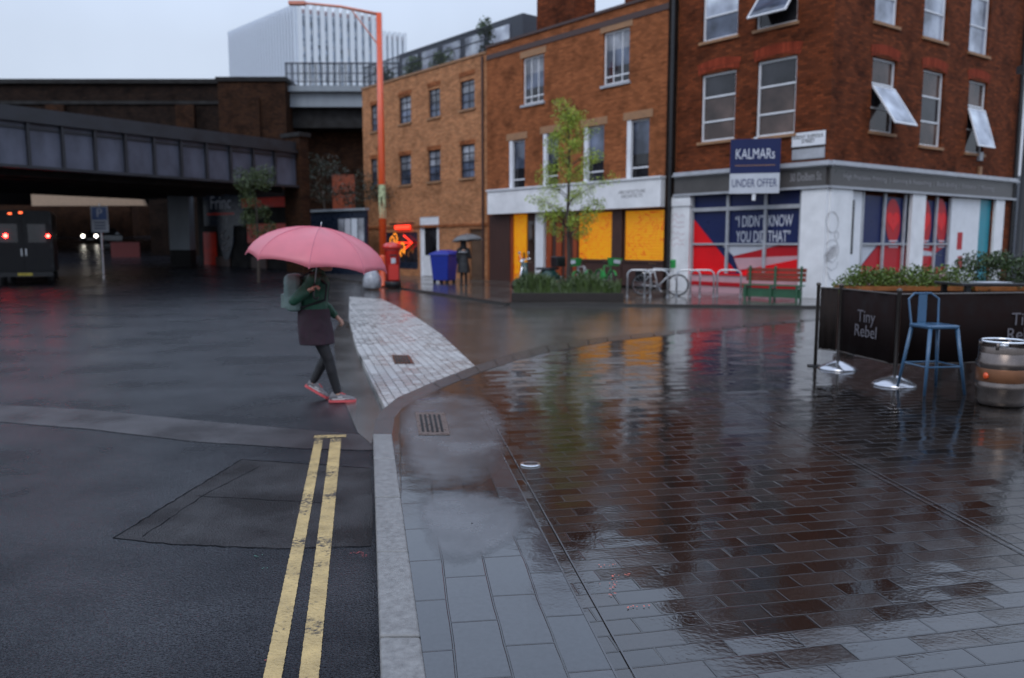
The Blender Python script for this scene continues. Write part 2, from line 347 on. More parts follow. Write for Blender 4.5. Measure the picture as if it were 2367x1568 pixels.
M['dkwood'] = mat('dark_brown_shop_timber', (.060,.026,.020), .45, var=.3, scale=4, stretch=(6,6,.6))
M['brown'] = mat('brown_entrance', (.11,.062,.036), .5, var=.25, scale=3)
M['navyshop'] = mat('navy_shop_paint', (.014,.022,.042), .3, var=.2)
M['orangewood'] = mat('orange_brown_timber', (.30,.055,.015), .45, var=.4, scale=3, stretch=(7,7,.5))
M['concrete'] = mat('weathered_concrete', (.26,.29,.32), .7, var=.18, scale=1.2, bump=.2, stretch=(1,1,.3))
M['girder'] = mat('grey_bridge_paint', (.080,.085,.115), .5, var=.45, scale=1.1, bump=.15, stretch=(1,1,.5))
M['girder_dk'] = mat('dark_bridge_flange', (.020,.021,.026), .5, var=.3, scale=2)
M['steel'] = mat('galvanised_steel', (.55,.56,.58), .3, metal=.85, var=.1)
M['chrome'] = mat('chrome', (.85,.86,.88), .12, metal=1, var=.03)
M['railing'] = mat('dark_railing_paint', (.03,.035,.05), .4)
def navy_red(name, c): return mat(name, c, .35, var=.08, scale=2, spec=.3)
M['navy'] = navy_red('navy_window_vinyl', (.010,.018,.085)); M['red'] = navy_red('red_window_vinyl', (.80,.006,.012))
M['dred'] = navy_red('dark_red_window_vinyl', (.46,.008,.016)); M['pinkwhite'] = navy_red('pale_pink_vinyl', (.56,.33,.36)); M['offwhite'] = navy_red('white_vinyl', (.55,.57,.62))
M['lettering'] = mat('white_lettering', (.68,.70,.76), .4, var=.04)
M['navylet'] = mat('navy_lettering', (.015,.03,.12), .4, var=.05)
M['greylet'] = mat('grey_lettering', (.30,.29,.30), .4, var=.05)
M['blacklet'] = mat('black_lettering', (.03,.03,.035), .4, var=.05)
M['teal'] = mat('teal_door_paint', (.02,.26,.33), .35, var=.12)
M['leaf_lime'] = leaf('lime_green_leaf', (.30,.38,.04)); M['leaf_mid'] = leaf('mid_green_leaf', (.085,.14,.022)); M['leaf_dark'] = leaf('dark_green_leaf', (.028,.055,.014))
M['bark'] = mat('wet_bark', (.045,.032,.024), .6, var=.4, scale=12, bump=.5)
M['orange'] = mat('orange_enamel', (.74,.085,.012), .32, var=.10, scale=2, coat=.4)
M['pinkorange'] = mat('sky_washed_orange_enamel', (.70,.26,.18), .4, var=.1)  # pinkish tone: bright sky blended into the orange
def yellow_blind():
    m, n, b = nt('yellow_blind_with_orange_scrawl')
    tc = node(n, 'ShaderNodeTexCoord')
    nz = node(n, 'ShaderNodeTexNoise', Scale=1.1, Detail=2.0, Distortion=1.6); lk(n, tc, 'Object', nz, 'Vector')
    # thin scrawled lines where the noise crosses a level
    mm = node(n, 'ShaderNodeMath', operation='MULTIPLY'); mm.inputs[1].default_value = 9.0; lk(n, nz, 'Fac', mm, 0)
    fr = node(n, 'ShaderNodeMath', operation='FRACT'); lk(n, mm, 'Value', fr, 0)
    ln = ramp(n, fr, 'Value', [(.10, 1), (.22, 0)]); ln.color_ramp.elements.new(.90).color = (0,0,0,1); ln.color_ramp.elements.new(1.0).color = (1,1,1,1)
    n2 = node(n, 'ShaderNodeTexNoise', Scale=.8, Detail=2.0); lk(n, tc, 'Object', n2, 'Vector')
    fade = ramp(n, n2, 'Fac', [(.38, .35), (.52, 1.0)])
    mu = node(n, 'ShaderNodeMath', operation='MULTIPLY'); lk(n, ln, 'Color', mu, 0); lk(n, fade, 'Color', mu, 1)
    mx = node(n, 'ShaderNodeMix', data_type='RGBA'); mx.inputs[6].default_value = (.80,.32,.003,1); mx.inputs[7].default_value = (.66,.075,.003,1); lk(n, mu, 'Value', mx, 'Factor')
    lk(n, mx, 2, b, 'Base Color'); lk(n, mx, 2, b, 'Emission Color'); b.inputs['Emission Strength'].default_value = .30
    b.inputs['Roughness'].default_value = .4
    sp = node(n, 'ShaderNodeSeparateXYZ'); lk(n, tc, 'Object', sp, 'Vector')
    sn = node(n, 'ShaderNodeMath', operation='MULTIPLY'); sn.inputs[1].default_value = 62; lk(n, sp, 'Z', sn, 0)
    si = node(n, 'ShaderNodeMath', operation='SINE'); lk(n, sn, 'Value', si, 0)
    bp = node(n, 'ShaderNodeBump', Strength=.2, Distance=.02); lk(n, si, 'Value', bp, 'Height'); lk(n, bp, 'Normal', b, 'Normal')
    return m
M['blind'] = yellow_blind()
M['drainline'] = mat('dull_steel_drain_edge', (.12,.12,.125), .25, metal=.6)

# ================================================================ ground
xy = lambda v: (v.x, v.y)
ground = MB().add([(-500,-60,-.09),(500,-60,-.09),(500,700,-.09),(-500,700,-.09)], [(0,1,2,3)])
struct('ground', ground, M['asphalt'])
# the main road climbs away under the bridge
ROADZ = lambda y: -.086 if y < 34 else -.086 + .047*(y-34)
rd = MB(); ys = [26,30,34,36,38,42,48,56,66,80,100]
for a, b_ in zip(ys[:-1], ys[1:]):
    L0, L1 = (-.52*a-9, -.52*b_-9); r0, r1 = (-.285*a+1, -.285*b_+1)
    rd.add([(L0,a,ROADZ(a)),(r0,a,ROADZ(a)),(r1,b_,ROADZ(b_)),(L1,b_,ROADZ(b_))], [(0,1,2,3)])
struct('road', rd, M['asphalt'])

KA0, KA1 = G(880,1568), G(862,1006); KB0, KB1 = G(985,1568), G(906,1006)
def ext(a, b, k): return a + (a-b)*k
ka_back, kb_back = ext(KA0, KA1, .9), ext(KB0, KB1, .9)
# corner curve of the near pavement (inner and outer side of the kerb)
curveT = [(868,972),(886,946),(918,920),(1000,884),(1098,846),(1180,818),(1260,798),(1400,778),(1560,764)]
innerT = [(912,966),(930,944),(952,930),(1018,898),(1110,861),(1190,834),(1270,813),(1405,790),(1562,773)]
outer = [KA1] + [G(*p) for p in curveT]; inner = [KB1] + [G(*p) for p in innerT]
far_in, far_out = inner[-1], outer[-1]
d_ = (inner[-1]-inner[-2]).normalized()
tail_in = [far_in + d_*8 + Vector((0,-.4,0)), far_in + d_*30 + Vector((0,-6,0))]
tail_out = [p + Vector((0,.3,0)) for p in tail_in]
inner += tail_in; outer += tail_out
pav = [kb_back] + inner + [Vector((45,-8,0)), Vector((2,-8,0))]
struct('pavement', MB().prism([xy(p) for p in pav], -.2, 0.0), M['pavers'])
# kerb stones: straight run cut into stones, then the curved dropped kerb
kb = MB(); n = 14; cuts = [i/n for i in range(n+1)]
A_, B_ = ka_back, kb_back
L_ = (KA1-ka_back).length
ncut = int(L_/.92); g = .006/L_
joint_y = G(880,1460).y
for i in range(ncut+4):
    t0 = (i*.92 + ((joint_y-ka_back.y) % .92) - .92)/L_; t1 = t0 + .92/L_
    t0, t1 = max(0, t0+g), min(1, t1-g)
    if t1 <= t0: continue
    q = [A_.lerp(KA1,t0), B_.lerp(KB1,t0), B_.lerp(KB1,t1), A_.lerp(KA1,t1)]
    kb.prism([xy(p) for p in q], -.25, .012 + .002*(i % 2))
ko = struct('kerb', kb, M['granite']); bevel(ko, .012, 3)
kc = MB()
for i in range(len(outer)-1):
    a0, a1, b0, b1 = outer[i], outer[i+1], inner[i], inner[i+1]
    m_ = max(1, int((a1-a0).length/.5))
    m_ = min(m_, 12)
    for j in range(m_):
        e0, e1 = j/m_+.008, (j+1)/m_-.008
        kc.prism([xy(p) for p in (a0.lerp(a1,e0), a0.lerp(a1,e1), b0.lerp(b1,e1), b0.lerp(b1,e0))], -.2, .004 - (.004 if i > 1 else 0)*0)
struct('dropped_kerb', kc, M['dgranite'])
# kerbside band of larger slabs, drawn apart from the pavers by a pair of thin drain lines
gl0, gl1 = G(1252,1232), G(1108,950)
gb = ext(gl0, gl1, 1.4)
band = [kb_back, KB1] + [G(*p) for p in innerT[:4]] + [gl1 + (gl1-gl0)*.1, gl0, gb]
struct('kerbside_paving', MB().poly([(p.x,p.y,.004) for p in band]), M['slabs'])
dl = MB()
for off in (0, .07):
    dv = (gl1-gl0).normalized(); nv = Vector((dv.y,-dv.x,0)); a = gb + nv*off; b_ = gl1 + nv*off
    dl.add([(a.x,a.y,.006),(a.x+nv.x*.008,a.y+nv.y*.008,.006),(b_.x+nv.x*.008,b_.y+nv.y*.008,.006),(b_.x,b_.y,.006)], [(0,1,2,3)])
h0, h1 = G(2367,1284), G(2136,1161); dv = (h1-h0).normalized(); nv = Vector((dv.y,-dv.x,0))
for off in (0, .05):
    a = h0-dv*1.5+nv*off; b_ = h1+dv*4.5+nv*off
    dl.add([(a.x,a.y,.006),(a.x+nv.x*.008,a.y+nv.y*.008,.006),(b_.x+nv.x*.008,b_.y+nv.y*.008,.006),(b_.x,b_.y,.006)], [(0,1,2,3)])
struct('drain_line', dl, M['drainline'])
def blob(pts, k=5, amp=.05):
    """irregular closed outline through the given points"""
    out = []; n = len(pts)
    for i in range(n):
        p0,p1,p2,p3 = pts[i-1],pts[i],pts[(i+1)%n],pts[(i+2)%n]
        for j in range(k):
            t = j/k
            q = .5*((2*p1)+(p2-p0)*t+(2*p0-5*p1+4*p2-p3)*t*t+(3*p1-p0-3*p2+p3)*t**3)
            out.append((q.x+random.uniform(-amp,amp), q.y+random.uniform(-amp,amp)))
    return out
b1 = blob([G(*p) for p in ((930,960),(955,925),(1010,912),(1110,922),(1160,965),(1165,1030),(1140,1085),(1075,1125),(1000,1128),(950,1090),(932,1030))], 7, .004)
b2 = blob([G(*p) for p in ((975,1150),(1080,1138),(1180,1160),(1222,1205),(1180,1255),(1090,1300),(1020,1295),(985,1240))], 7, .004)
for b_ in (b1, b2): pass
# worn concrete infill that thins out to nothing at its rim
m_ = M['patch']; nn_ = m_.node_tree; bs_ = nn_.nodes['Principled BSDF']
at_ = node(nn_, 'ShaderNodeAttribute', attribute_name='cover'); tc_ = node(nn_, 'ShaderNodeTexCoord'); ns_ = node(nn_, 'ShaderNodeTexNoise', Scale=9.0, Detail=6.0, Roughness=.65); lk(nn_, tc_, 'Object', ns_, 'Vector')
ad_ = node(nn_, 'ShaderNodeMath', operation='ADD'); lk(nn_, at_, 'Fac', ad_, 0); lk(nn_, ns_, 'Fac', ad_, 1)
mr_ = node(nn_, 'ShaderNodeMapRange'); mr_.inputs['From Min'].default_value = .55; mr_.inputs['From Max'].default_value = 1.15; mr_.inputs['To Max'].default_value = .7; lk(nn_, ad_, 'Value', mr_, 'Value')
tr_ = node(nn_, 'ShaderNodeBsdfTransparent'); mx_ = node(nn_, 'ShaderNodeMixShader'); lk(nn_, mr_, 'Result', mx_, 0); lk(nn_, tr_, 'BSDF', mx_, 1); lk(nn_, bs_, 'BSDF', mx_, 2)
lk(nn_, mx_, 'Shader', nn_.nodes['Material Output'], 'Surface')
im = MB(); cov = []
for b_ in (b1, b2):
    cx_ = sum(p[0] for p in b_)/len(b_); cy_ = sum(p[1] for p in b_)/len(b_)
    im.rings([[(cx_+(x-cx_)*k, cy_+(y-cy_)*k, .0056) for x,y in b_] for k in (1.08,.9,.7,.4,.02)], cap=False)
    for c_ in (0,.45,.8,1,1): cov += [c_]*len(b_)
io = struct('pavement_infill', im, M['patch']); at_l = io.data.attributes.new('cover','FLOAT','POINT'); at_l.data.foreach_set('value', cov)
# side street (raised table), pale crossing, far pavement
sq = [G(690,662), G(1000,880), G(1150,860), Vector((9,7,0)), Vector((60,2,0)), Vector((60,60,0)), Vector((8,44,0)), Vector((-8,40,0))]
struct('side_street', MB().prism([xy(p) for p in sq], -.2, -.03), M['side'])
pl = [G(*p) for p in ((808,684),(884,690),(950,722),(1020,770),(1098,842),(1000,882),(918,918),(890,936),(862,884),(824,800),(806,735))]
struct('pale_crossing', MB().prism([xy(p) for p in pl], -.2, -.022), M['pale'])
ap = [G(*p,-.03) for p in ((790,712),(808,735),(826,800),(864,884),(886,944),(868,968),(858,1012),(826,985),(800,925),(778,850),(770,770))]
struct('crossing_apron', MB().poly([(p.x,p.y,-.085) for p in ap]), M['side'])
# double yellow line
def strip(pts_l, pts_r, z): 
    mb = MB()
    for i in range(len(pts_l)-1):
        a, b_, c, d = pts_l[i], pts_r[i], pts_r[i+1], pts_l[i+1]
        mb.add([(a.x,a.y,z),(b_.x,b_.y,z),(c.x,c.y,z),(d.x,d.y,z)], [(0,1,2,3)])
    return mb
def ragged(p, q, n, amp):
    return [p.lerp(q, i/n) + Vector((random.uniform(-amp,amp),0,0)) for i in range(n+1)]
yl = MB()
for (x0,x1,u0,u1) in ((607,650,728,747),(690,736,764,789)):
    a0,a1 = G(x0,1568,-.08), G(u0,1012,-.08); b0,b1_ = G(x1,1568,-.08), G(u1,1012,-.08)
    a0, b0 = ext(a0,a1,.25), ext(b0,b1_,.25)
    q = strip(ragged(a0,a1,400,.0016), ragged(b0,b1_,400,.0016), -.0855); yl.add(q.v, q.f)
c0,c1,c2,c3 = [G(*p,-.08) for p in ((724,1012),(800,1009),(800,1003),(727,1005))]
yl.add([(p.x,p.y,-.0845) for p in (c0,c1,c2,c3)], [(0,1,2,3)])
struct('yellow_lines', yl, M['yellow_line'])
# rough reinstated patch and the pale worn band across the road
rp = [G(*p,-.085) for p in ((262,1243),(558,1062),(858,1082),(862,1200),(858,1262),(640,1268),(400,1256))]
struct('road_patch', MB().poly([(p.x,p.y,-.0885) for p in rp]), M['oldpatch'])
M['tar'] = wet_asphalt('tar_seam', (.004,.004,.005), .5, .6, swell=.01, grain=.2, spec=.04)
ts = MB()
def seam(T, w, z=-.0880):
    q = [G(*p,-.088) for p in T]; rn = random.Random(int(T[0][0]))
    for a, b_ in zip(q[:-1], q[1:]):
        d = (b_-a).normalized(); nv = Vector((-d.y,d.x,0)); k = max(2,int((b_-a).length/.06)); o0 = nv*0
        for i in range(k):
            o1 = nv*rn.uniform(-.007,.007); u, v = a.lerp(b_,i/k)+o0, a.lerp(b_,(i+1)/k)+o1; ww = w*rn.uniform(.6,1.3); o0 = o1
            ts.add([(p.x,p.y,z) for p in (u-nv*ww, u+nv*ww, v+nv*ww, v-nv*ww)], [(0,1,2,3)])
seam([(262,1243),(558,1062),(858,1082)], .007); seam([(330,1240),(470,1145),(600,1078)], .005); seam([(458,1146),(700,1160),(762,1164)], .005, -.0878)
seam([(262,1243),(400,1258),(640,1268),(858,1262)], .006); seam([(-80,968),(200,992),(450,1021),(700,1037),(860,1041)], .005, -.0870)
struct('tar_seam', ts, M['tar'])
pb = [G(*p,-.085) for p in ((-400,905),(-100,930),(200,946),(500,975),(860,1006),(862,1040),(700,1036),(450,1020),(200,990),(-100,968),(-420,940))]
struct('worn_band', MB().poly([(p.x,p.y,-.0875) for p in pb]), M['pinkband'])

# ================================================================ facade planes
P0 = G(1900, 692)
D1 = Vector((.641,-.768)); D2 = Vector((.818,.576))
F1 = Facade(P0, D1); F2 = Facade(P0, D2)
sL = F1.sz(846, 640)[0]; sM = F1.sz(1127, 655)[0]; sC = F1.sz(1556, 680)[0]
FL = Facade(F1.world(sL), D1); FM = Facade(F1.world(sM), D1)
WL = sM - sL; WM = sC - sM; WC1 = -sC; WC2 = F2.sz(2326, 640)[0]
print('facade', P0, 'L', sL, WL, 'M', WM, 'C1', WC1, 'C2', WC2)
print('L parapet z', FL.sz(888,202), FL.sz(1120,118), 'cornice', F1.sz(1900,385), F1.sz(1560,415), F2.sz(2310,425))
far = [F1.world(sL-6, -3.0), F1.world(sL+1, -3.2), G(1180,702), G(1895,709), F2.world(3.2,-1.0), F2.world(40,-2.2), F2.world(40,8), F1.world(-3,9), F1.world(sL-6,9)]
far = [F1.world(sL-1.5,-3.0)] + far[1:-1] + [F1.world(sL-1.5,9)]
struct('far_pavement', MB().prism([xy(p) for p in far], -.2, .03), M['farpav'])
# kerb line of the far pavement
fk = MB(); pts = far[:6]
for i in range(len(pts)-1):
    a, b_ = pts[i], pts[i+1]; dv = (b_-a).normalized(); nv = Vector((dv.y,-dv.x,0))
    q = [a, b_, b_+nv*.15, a+nv*.15]
    fk.prism([xy(p) for p in q], -.2, .036)
struct('far_kerb', fk, M['dgranite'])
# ================================================================ buildings
def window(parent, r, fm, pm, bars_x=(), bars_z=(), y=.09, w=.055, name='window', rot=None, sill=None, pane_split=None, jamb=None):
    """frame > pane; bars given as fractions"""
    x0,x1,z0,z1 = r; mb = MB(); d = .06
    mb.box(x0+.003,x0+w,y,y+d,z0+.003,z1-.003); mb.box(x1-w,x1-.003,y,y+d,z0+.003,z1-.003)
    mb.box(x0+w,x1-w,y,y+d,z1-w,z1-.003); mb.box(x0+w,x1-w,y,y+d,z0+.003,z0+w)
    for f in bars_z:
        z = z0+(z1-z0)*f; mb.box(x0+w,x1-w,y+.006,y+d-.004,z-.025,z+.025)
    for f in bars_x:
        x = x0+(x1-x0)*f; mb.box(x-.018,x+.018,y+.012,y+d-.01,z0+w,z1-w)
    fr = mb.build(name, fm, parent, rot=rot)
    pm = pm if isinstance(pm, (list,tuple)) else [pm]
    k = len(pm)
    for i, p in enumerate(pm):
        a, b_ = z0+w-.01+(z1-z0-2*w+.02)*i/k, z0+w-.01+(z1-z0-2*w+.02)*(i+1)/k
        MB().box(x0+w-.01,x1-w+.01,y+d-.022,y+d-.012,a,b_).build('pane', p, fr)
    if sill: MB().box(x0-.08,x1+.08,-.07,y+.03,z0-.09,z0-.002).build('sill', sill, fr)
    return fr
def tilted_sash(parent, x0, x1, ztop, h, out, fm, pm, y=.07, rot=None):
    """top-hung sash swung outwards"""
    a = math.atan2(out, h); hh = math.hypot(out, h)
    mb = MB(); w = .05
    mb.box(x0,x0+w,-.02,.02,-hh,0); mb.box(x1-w,x1,-.02,.02,-hh,0); mb.box(x0+w,x1-w,-.02,.02,-w,0); mb.box(x0+w,x1-w,-.02,.02,-hh,-hh+w)
    z = rot[2] if rot else 0
    o = mb.build('open_sash', fm, parent, rot=(-a,0,z), loc=(-math.sin(z)*y, math.cos(z)*y, ztop))
    MB().box(x0+w-.01,x1-w+.01,-.008,.004,-hh+w-.01,-w+.01).build('pane', pm, o); return o
def arch(parent, r, rise, th, m, rot=None, y=-.012):
    x0,x1,_,z1 = r; pts = []; n = 10
    for i in range(n+1): t = i/n; pts.append((x0-.1+(x1-x0+.2)*t, z1+.0+rise*math.sin(PI*t)))
    for i in range(n,-1,-1): t = i/n; pts.append((x0-.16+(x1-x0+.32)*t, z1+th+rise*1.1*math.sin(PI*t)))
    mb = MB()
    for i in range(n):
        a,b_,c,d = pts[i],pts[i+1],pts[2*n+1-i-1],pts[2*n+1-i]
        mb.slab_y([a,b_,c,d], y, .05)
    return mb.build('brick_arch', m, parent, rot=rot)

# ---------------------------------------------------------------- left terrace building
bl = thing('terrace_building', 'orange brick terrace building with small dark sash windows and a planted roof terrace', 'building', FL.world(0), FL.ang)
winL = [FL.rect(*q) for q in ((857,872,226,287),(922,950,203,268),(990,1017,182,254),(1063,1097,158,235),
                              (857,872,350,412),(923,950,342,410),(989,1018,330,402),(1064,1097,317,394))]
zpar = FL.sz(1000,160)[1]
doorL = FL.rect(971,1015,484,660); doorL = (doorL[0],doorL[1],.03,doorL[3])
shopL = FL.rect(878,966,520,650); shopL = (shopL[0],shopL[1],.35,shopL[3])
entL = FL.rect(1085,1120,512,655); entL = (entL[0],entL[1],.03,entL[3])
mb = MB().wall(0,WL-.01,.03,zpar, winL+[doorL,shopL,entL]); mb.box(.01,WL-.02,.3,8,.03,zpar-.9); mb.box(-.005,.3,-.005+.01,8,.03,zpar)
mb.box(0,WL-.01,.02,.3,zpar-.9,zpar-.002)
mb.build('wall', M['brickL'], bl)
MB().box(-.04,WL-.02,-.05,.34,zpar,zpar+.09).build('coping', M['stone'], bl)
for q in winL:
    fr = window(bl, q, M['railing'], [M['glass_blue'], M['pale_grey']], bars_x=(.5,), bars_z=(.5,.25,.75), sill=M['stone'])
    MB().box(q[0]-.06,q[1]+.06,-.008,.05,q[3]+.003,q[3]+.2).build('lintel', M['brickM'], bl)
# white door with panelled surround
dr = MB().box(doorL[0]+.003,doorL[0]+.12,.02,.12,.03,doorL[3]-.003).box(doorL[1]-.12,doorL[1]-.003,.02,.12,.03,doorL[3]-.003).box(doorL[0]+.12,doorL[1]-.12,.02,.12,doorL[3]-.42,doorL[3]-.003).build('door', M['white'], bl)
MB().box(doorL[0]+.12,doorL[1]-.12,.08,.11,.05,1.05).box(doorL[0]+.12,doorL[0]+.3,.08,.11,1.05,doorL[3]-.42).box(doorL[1]-.3,doorL[1]-.12,.08,.11,1.05,doorL[3]-.42).build('door_leaf', M['white'], dr)
MB().box(doorL[0]+.3,doorL[1]-.3,.09,.105,1.05,doorL[3]-.42).build('pane', M['glass'], dr)
MB().box(doorL[1]-.27,doorL[1]-.2,.05,.08,1.0,1.12).build('handle', M['steel'], dr)
sf = MB(); x0,x1,z0,z1 = shopL
sf.box(x0+.003,x1-.003,.03,.13,z1-.45,z1-.003).box(x0+.003,x1-.003,.03,.13,z0+.003,z0+.35)
for i in range(4):
    x = x0+.005+(x1-x0-.09)*i/3; sf.box(x,x+.08,.035,.125,z0+.35,z1-.45)
so = sf.build('shop_window', M['navyshop'], bl); MB().box(x0+.05,x1-.05,.1,.115,z0+.3,z1-.4).build('pane', M['glass'], so)
MB().box(entL[0]+.003,entL[1]-.003,.1,.14,.03,entL[3]-.003).box(entL[0]+.1,entL[1]-.1,.085,.099,.2,1.2).box(entL[0]+.1,entL[1]-.1,.085,.099,1.3,entL[3]-.15).build('entrance_door', M['brown'], bl)
MB().box(-.02,WL-.03,-.05,0,entL[3]+.12,entL[3]+.24).build('string_course', M['brickM'], bl)
MB().tube([(WL-.22,-.08,.05),(WL-.22,-.08,zpar-.1)], .05, 8).build('downpipe', M['dkwood'], bl)
# roof terrace: setback storey, slatted rail, planters belong to the roof
zt = zpar+.09
rm = MB().box(.2,WL-.2,2.2,7,zpar-.9,zt+2.0); ro = rm.build('roof_storey', M['railing'], bl)
for i in range(5):
    x = .6+i*(WL-1.2)/5; MB().box(x,x+(WL-1.2)/5-.5,2.15,2.199,zt+.25,zt+1.7).build('pane', M['glass_pale'], ro)
rl = MB()
for z in (.55, 1.05): rl.tube([(0.02,.12,zt+z),(WL-.05,.12,zt+z)], .03, 6)
k = int(WL/.11)
for i in range(k+1):
    x = .03+i*(WL-.1)/k; rl.box(x-.009,x+.009,.11,.13,zt,zt+1.05)
rl.build('terrace_railing', M['railing'], bl)

def leaf_mass(n, size, fn, seed=1):
    rn = random.Random(seed); mb = MB()
    for _ in range(n):
        p = Vector(fn(rn)); s = size*rn.uniform(.6,1.4)
        a = Vector((rn.uniform(-1,1),rn.uniform(-1,1),rn.uniform(-.6,1))).normalized(); t = a.cross(Vector((rn.uniform(-1,1),rn.uniform(-1,1),rn.uniform(-1,1)))).normalized(); u = a.cross(t)
        mb.add([p-t*s*.5, p+u*s*.28, p+t*s*.6, p-u*s*.28], [(0,1,2,3)])
    return mb
def clumps(rn, cs):
    c = rn.choice(cs)
    while 1:
        v = Vector((rn.uniform(-1,1),rn.uniform(-1,1),rn.uniform(-1,1)))
        if v.length < 1: break
    return (c[0]+v.x*c[3], c[1]+v.y*c[3]*(c[5] if len(c) > 5 else 1), c[2]+v.z*c[4])
# shrubs on the terrace stand in their own pots
for i,(fx,lab) in enumerate(((.10,'dark clipped shrub in a pot at the street end of the roof terrace'),(.36,'bushy green shrub behind the roof terrace railing, third bay'),(.60,'wide leafy shrub trailing over the roof terrace parapet'),(.90,'tall dark shrub at the roof terrace end beside the higher roof'))):
    t = thing('potted_shrub', lab, 'plant', FL.world(WL*fx, .75, zt-.45), FL.ang, 'shrubs on the roof terrace')
    MB().lathe([(.0,0),(.25,0),(.33,.45),(.30,.45),(.28,.40)], 14).build('pot', M['dkwood'], t)
    w = (.45,.6,.8,.45)[i]; h = (.5,.6,.45,.95)[i]
    cs = [(random.uniform(-w,w), random.uniform(-.25,.25), .5+random.uniform(.1,h*1.6), .3, .3) for _ in range(9)]
    leaf_mass(900, .11, lambda rn: clumps(rn, cs), 40+i).build('foliage', M['leaf_dark' if i in (0,3) else 'leaf_mid'], t)
    MB().tube([(0,0,.3),(.02,0,.8)], .03, 6).build('stem', M['bark'], t)

# ---------------------------------------------------------------- middle building with the white fascia
bm = thing('shop_building', 'brown brick building with a white fascia over yellow lit shop windows', 'building', FM.world(0), FM.ang)
zparM = FM.sz(1290,62)[1]
print('zpar', zpar, zparM)
topw = [FM.rect(1208,1257,112,222), FM.rect(1394,1455,52,176)]
midx = [(1177,1213,306),(1255,1290,290),(1349,1396,274),(1448,1500,258)]
fz0 = FM.sz(1340,470)[1]; fz1 = FM.sz(1340,424)[1]
zf0, zf1 = sorted((FM.sz(1340,487)[1], FM.sz(1340,428)[1]))
midw = []
for a,b_,t in midx:
    q = FM.rect(a,b_,t,395); midw.append((q[0],q[1],zf1-.25,q[3]))
zs = zf0-.03
def mx(tx): return FM.sz(tx, 590)[0]
holes = topw+midw+[(mx(1130)+.02, WM-.42, .03, zs)]
mb = MB().wall(0,WM-.01,.03,zparM,holes,depth=.2); mb.box(.02,WM-.02,.35,9,.03,zparM-.5); mb.box(0,.3,.012,9,zpar-.5,zparM); mb.box(.3,WM-.01,.01,.34,zparM-.5,zparM-.003)
mb.build('wall', M['brickM'], bm)
MB().box(-.03,WM-.03,-.06,.3,zparM,zparM+.1).box(0.0,WM-.03,-.03,.0,zparM-.5,zparM-.3).build('parapet_coping', M['dkwood'], bm)
# chimney stack behind the parapet
cx0, cx1 = FM.sz(1190,40)[0], FM.sz(1275,40)[0]
ch = MB().box(cx0,cx1,1.2,2.4,zparM-.6,zparM+2.6).box(cx0-.08,cx1+.08,1.12,2.48,zparM+2.6,zparM+2.8).build('chimney', M['brickC'], bm)
for i in range(3):
    MB().lathe([(.12,0),(.14,.05),(.11,.5),(.09,.5)], 12, (cx0+.3+i*.5,1.8,zparM+2.8)).build('chimney_pot', M['stone'], ch)
MB().add([(cx1+.4,2.4,zparM-.4),(WM-.1,2.4,zparM-.4),(WM-.1,6.5,zparM+2.6),(cx1+.4,6.5,zparM+2.6),(cx1+.4,6.5,zparM-.4),(WM-.1,6.5,zparM-.4)], [(0,1,2,3),(0,3,4),(1,5,2),(3,2,5,4)]).build('roof', M['brickM'], bm)
for q in topw:
    window(bm, q, M['white'], [M['glass'], M['glass_blue'], M['pale_grey']], bars_x=(.34,.67), bars_z=(.16,), w=.07, sill=M['mould'])
    MB().box(q[0]-.14,q[1]+.14,-.02,.05,q[3]+.003,q[3]+.26).build('lintel', M['stone'], bm)
for q in midw:
    fr = window(bm, q, M['white'], [M['glass'], M['glass_blue']], bars_x=(), bars_z=(.3,), w=.06, y=.13)
    MB().box(q[0]+.003,q[0]+.2,-.01+.02,.125,q[2],q[3]-.003).build('white_jamb', M['white'], bm)
    MB().box(q[0]-.16,q[1]+.16,-.02,.05,q[3]+.003,q[3]+.28).build('lintel', M['stone'], bm)
# fascia
fa0, fa1 = FM.sz(1140,470)[0], FM.sz(1541,440)[0]
fo = MB().box(fa0,fa1,-.32,.0,zf0,zf1).build('fascia', M['white_dirty'], bm)
MB().box(fa0-.03,fa1+.03,-.38,.0,zf1,zf1+.07).build('fascia_cap', M['white'], fo)
text('HARDMAN\nARCHITECT', .20, M['greylet'], fo, x=FM.sz(1480,460)[0], y=-.325, z=(zf0+zf1)/2-.02, width=1.35, ext=.004) if False else None
text('ARCHITECTURE\nARCHITECTS', .17, M['greylet'], fo, x=FM.sz(1474,460)[0], y=-.325, z=(zf0+zf1)/2, width=1.25)
# shopfront below
zr = .95
def sfx(a, b_, z0, z1, name, m, y0=.06, y1=.16, par=bm): return MB().box(mx(a)+.004,mx(b_)-.004,y0,y1,z0,z1-.004).build(name, m, par)
for a,b_ in ((1131,1178),(1413,1436),(1536,1552)): sfx(a,b_,.03,zs,'pier',M['dkwood'],.0+.01,.19)
sfx(1178,1184,.03,zs,'pier',M['orangewood'],.04,.18)
p = sfx(1184,1213,.03,zs,'yellow_door',M['blind'],.09,.14); MB().box(mx(1207),mx(1210),.06,.09,.95,1.25).build('handle', M['black'], p)
p = sfx(1214,1236,.03,zs,'side_window',M['dkwood'],.12,.17); MB().box(mx(1217),mx(1234),.105,.119,.8,zs-.3).build('pane', M['glass_brown'], p)
sfx(1236,1255,.03,zs,'white_post',M['white'],.02,.16)
p = sfx(1256,1330,.03,zs,'shop_door',M['dkwood'],.15,.19)
for i,(a,b_) in enumerate(((1258,1270),(1281,1293),(1302,1312),(1320,1329))): MB().box(mx(a),mx(b_),.1,.149,.1,zs-.1).build('door_panel', M['orangewood'], p)
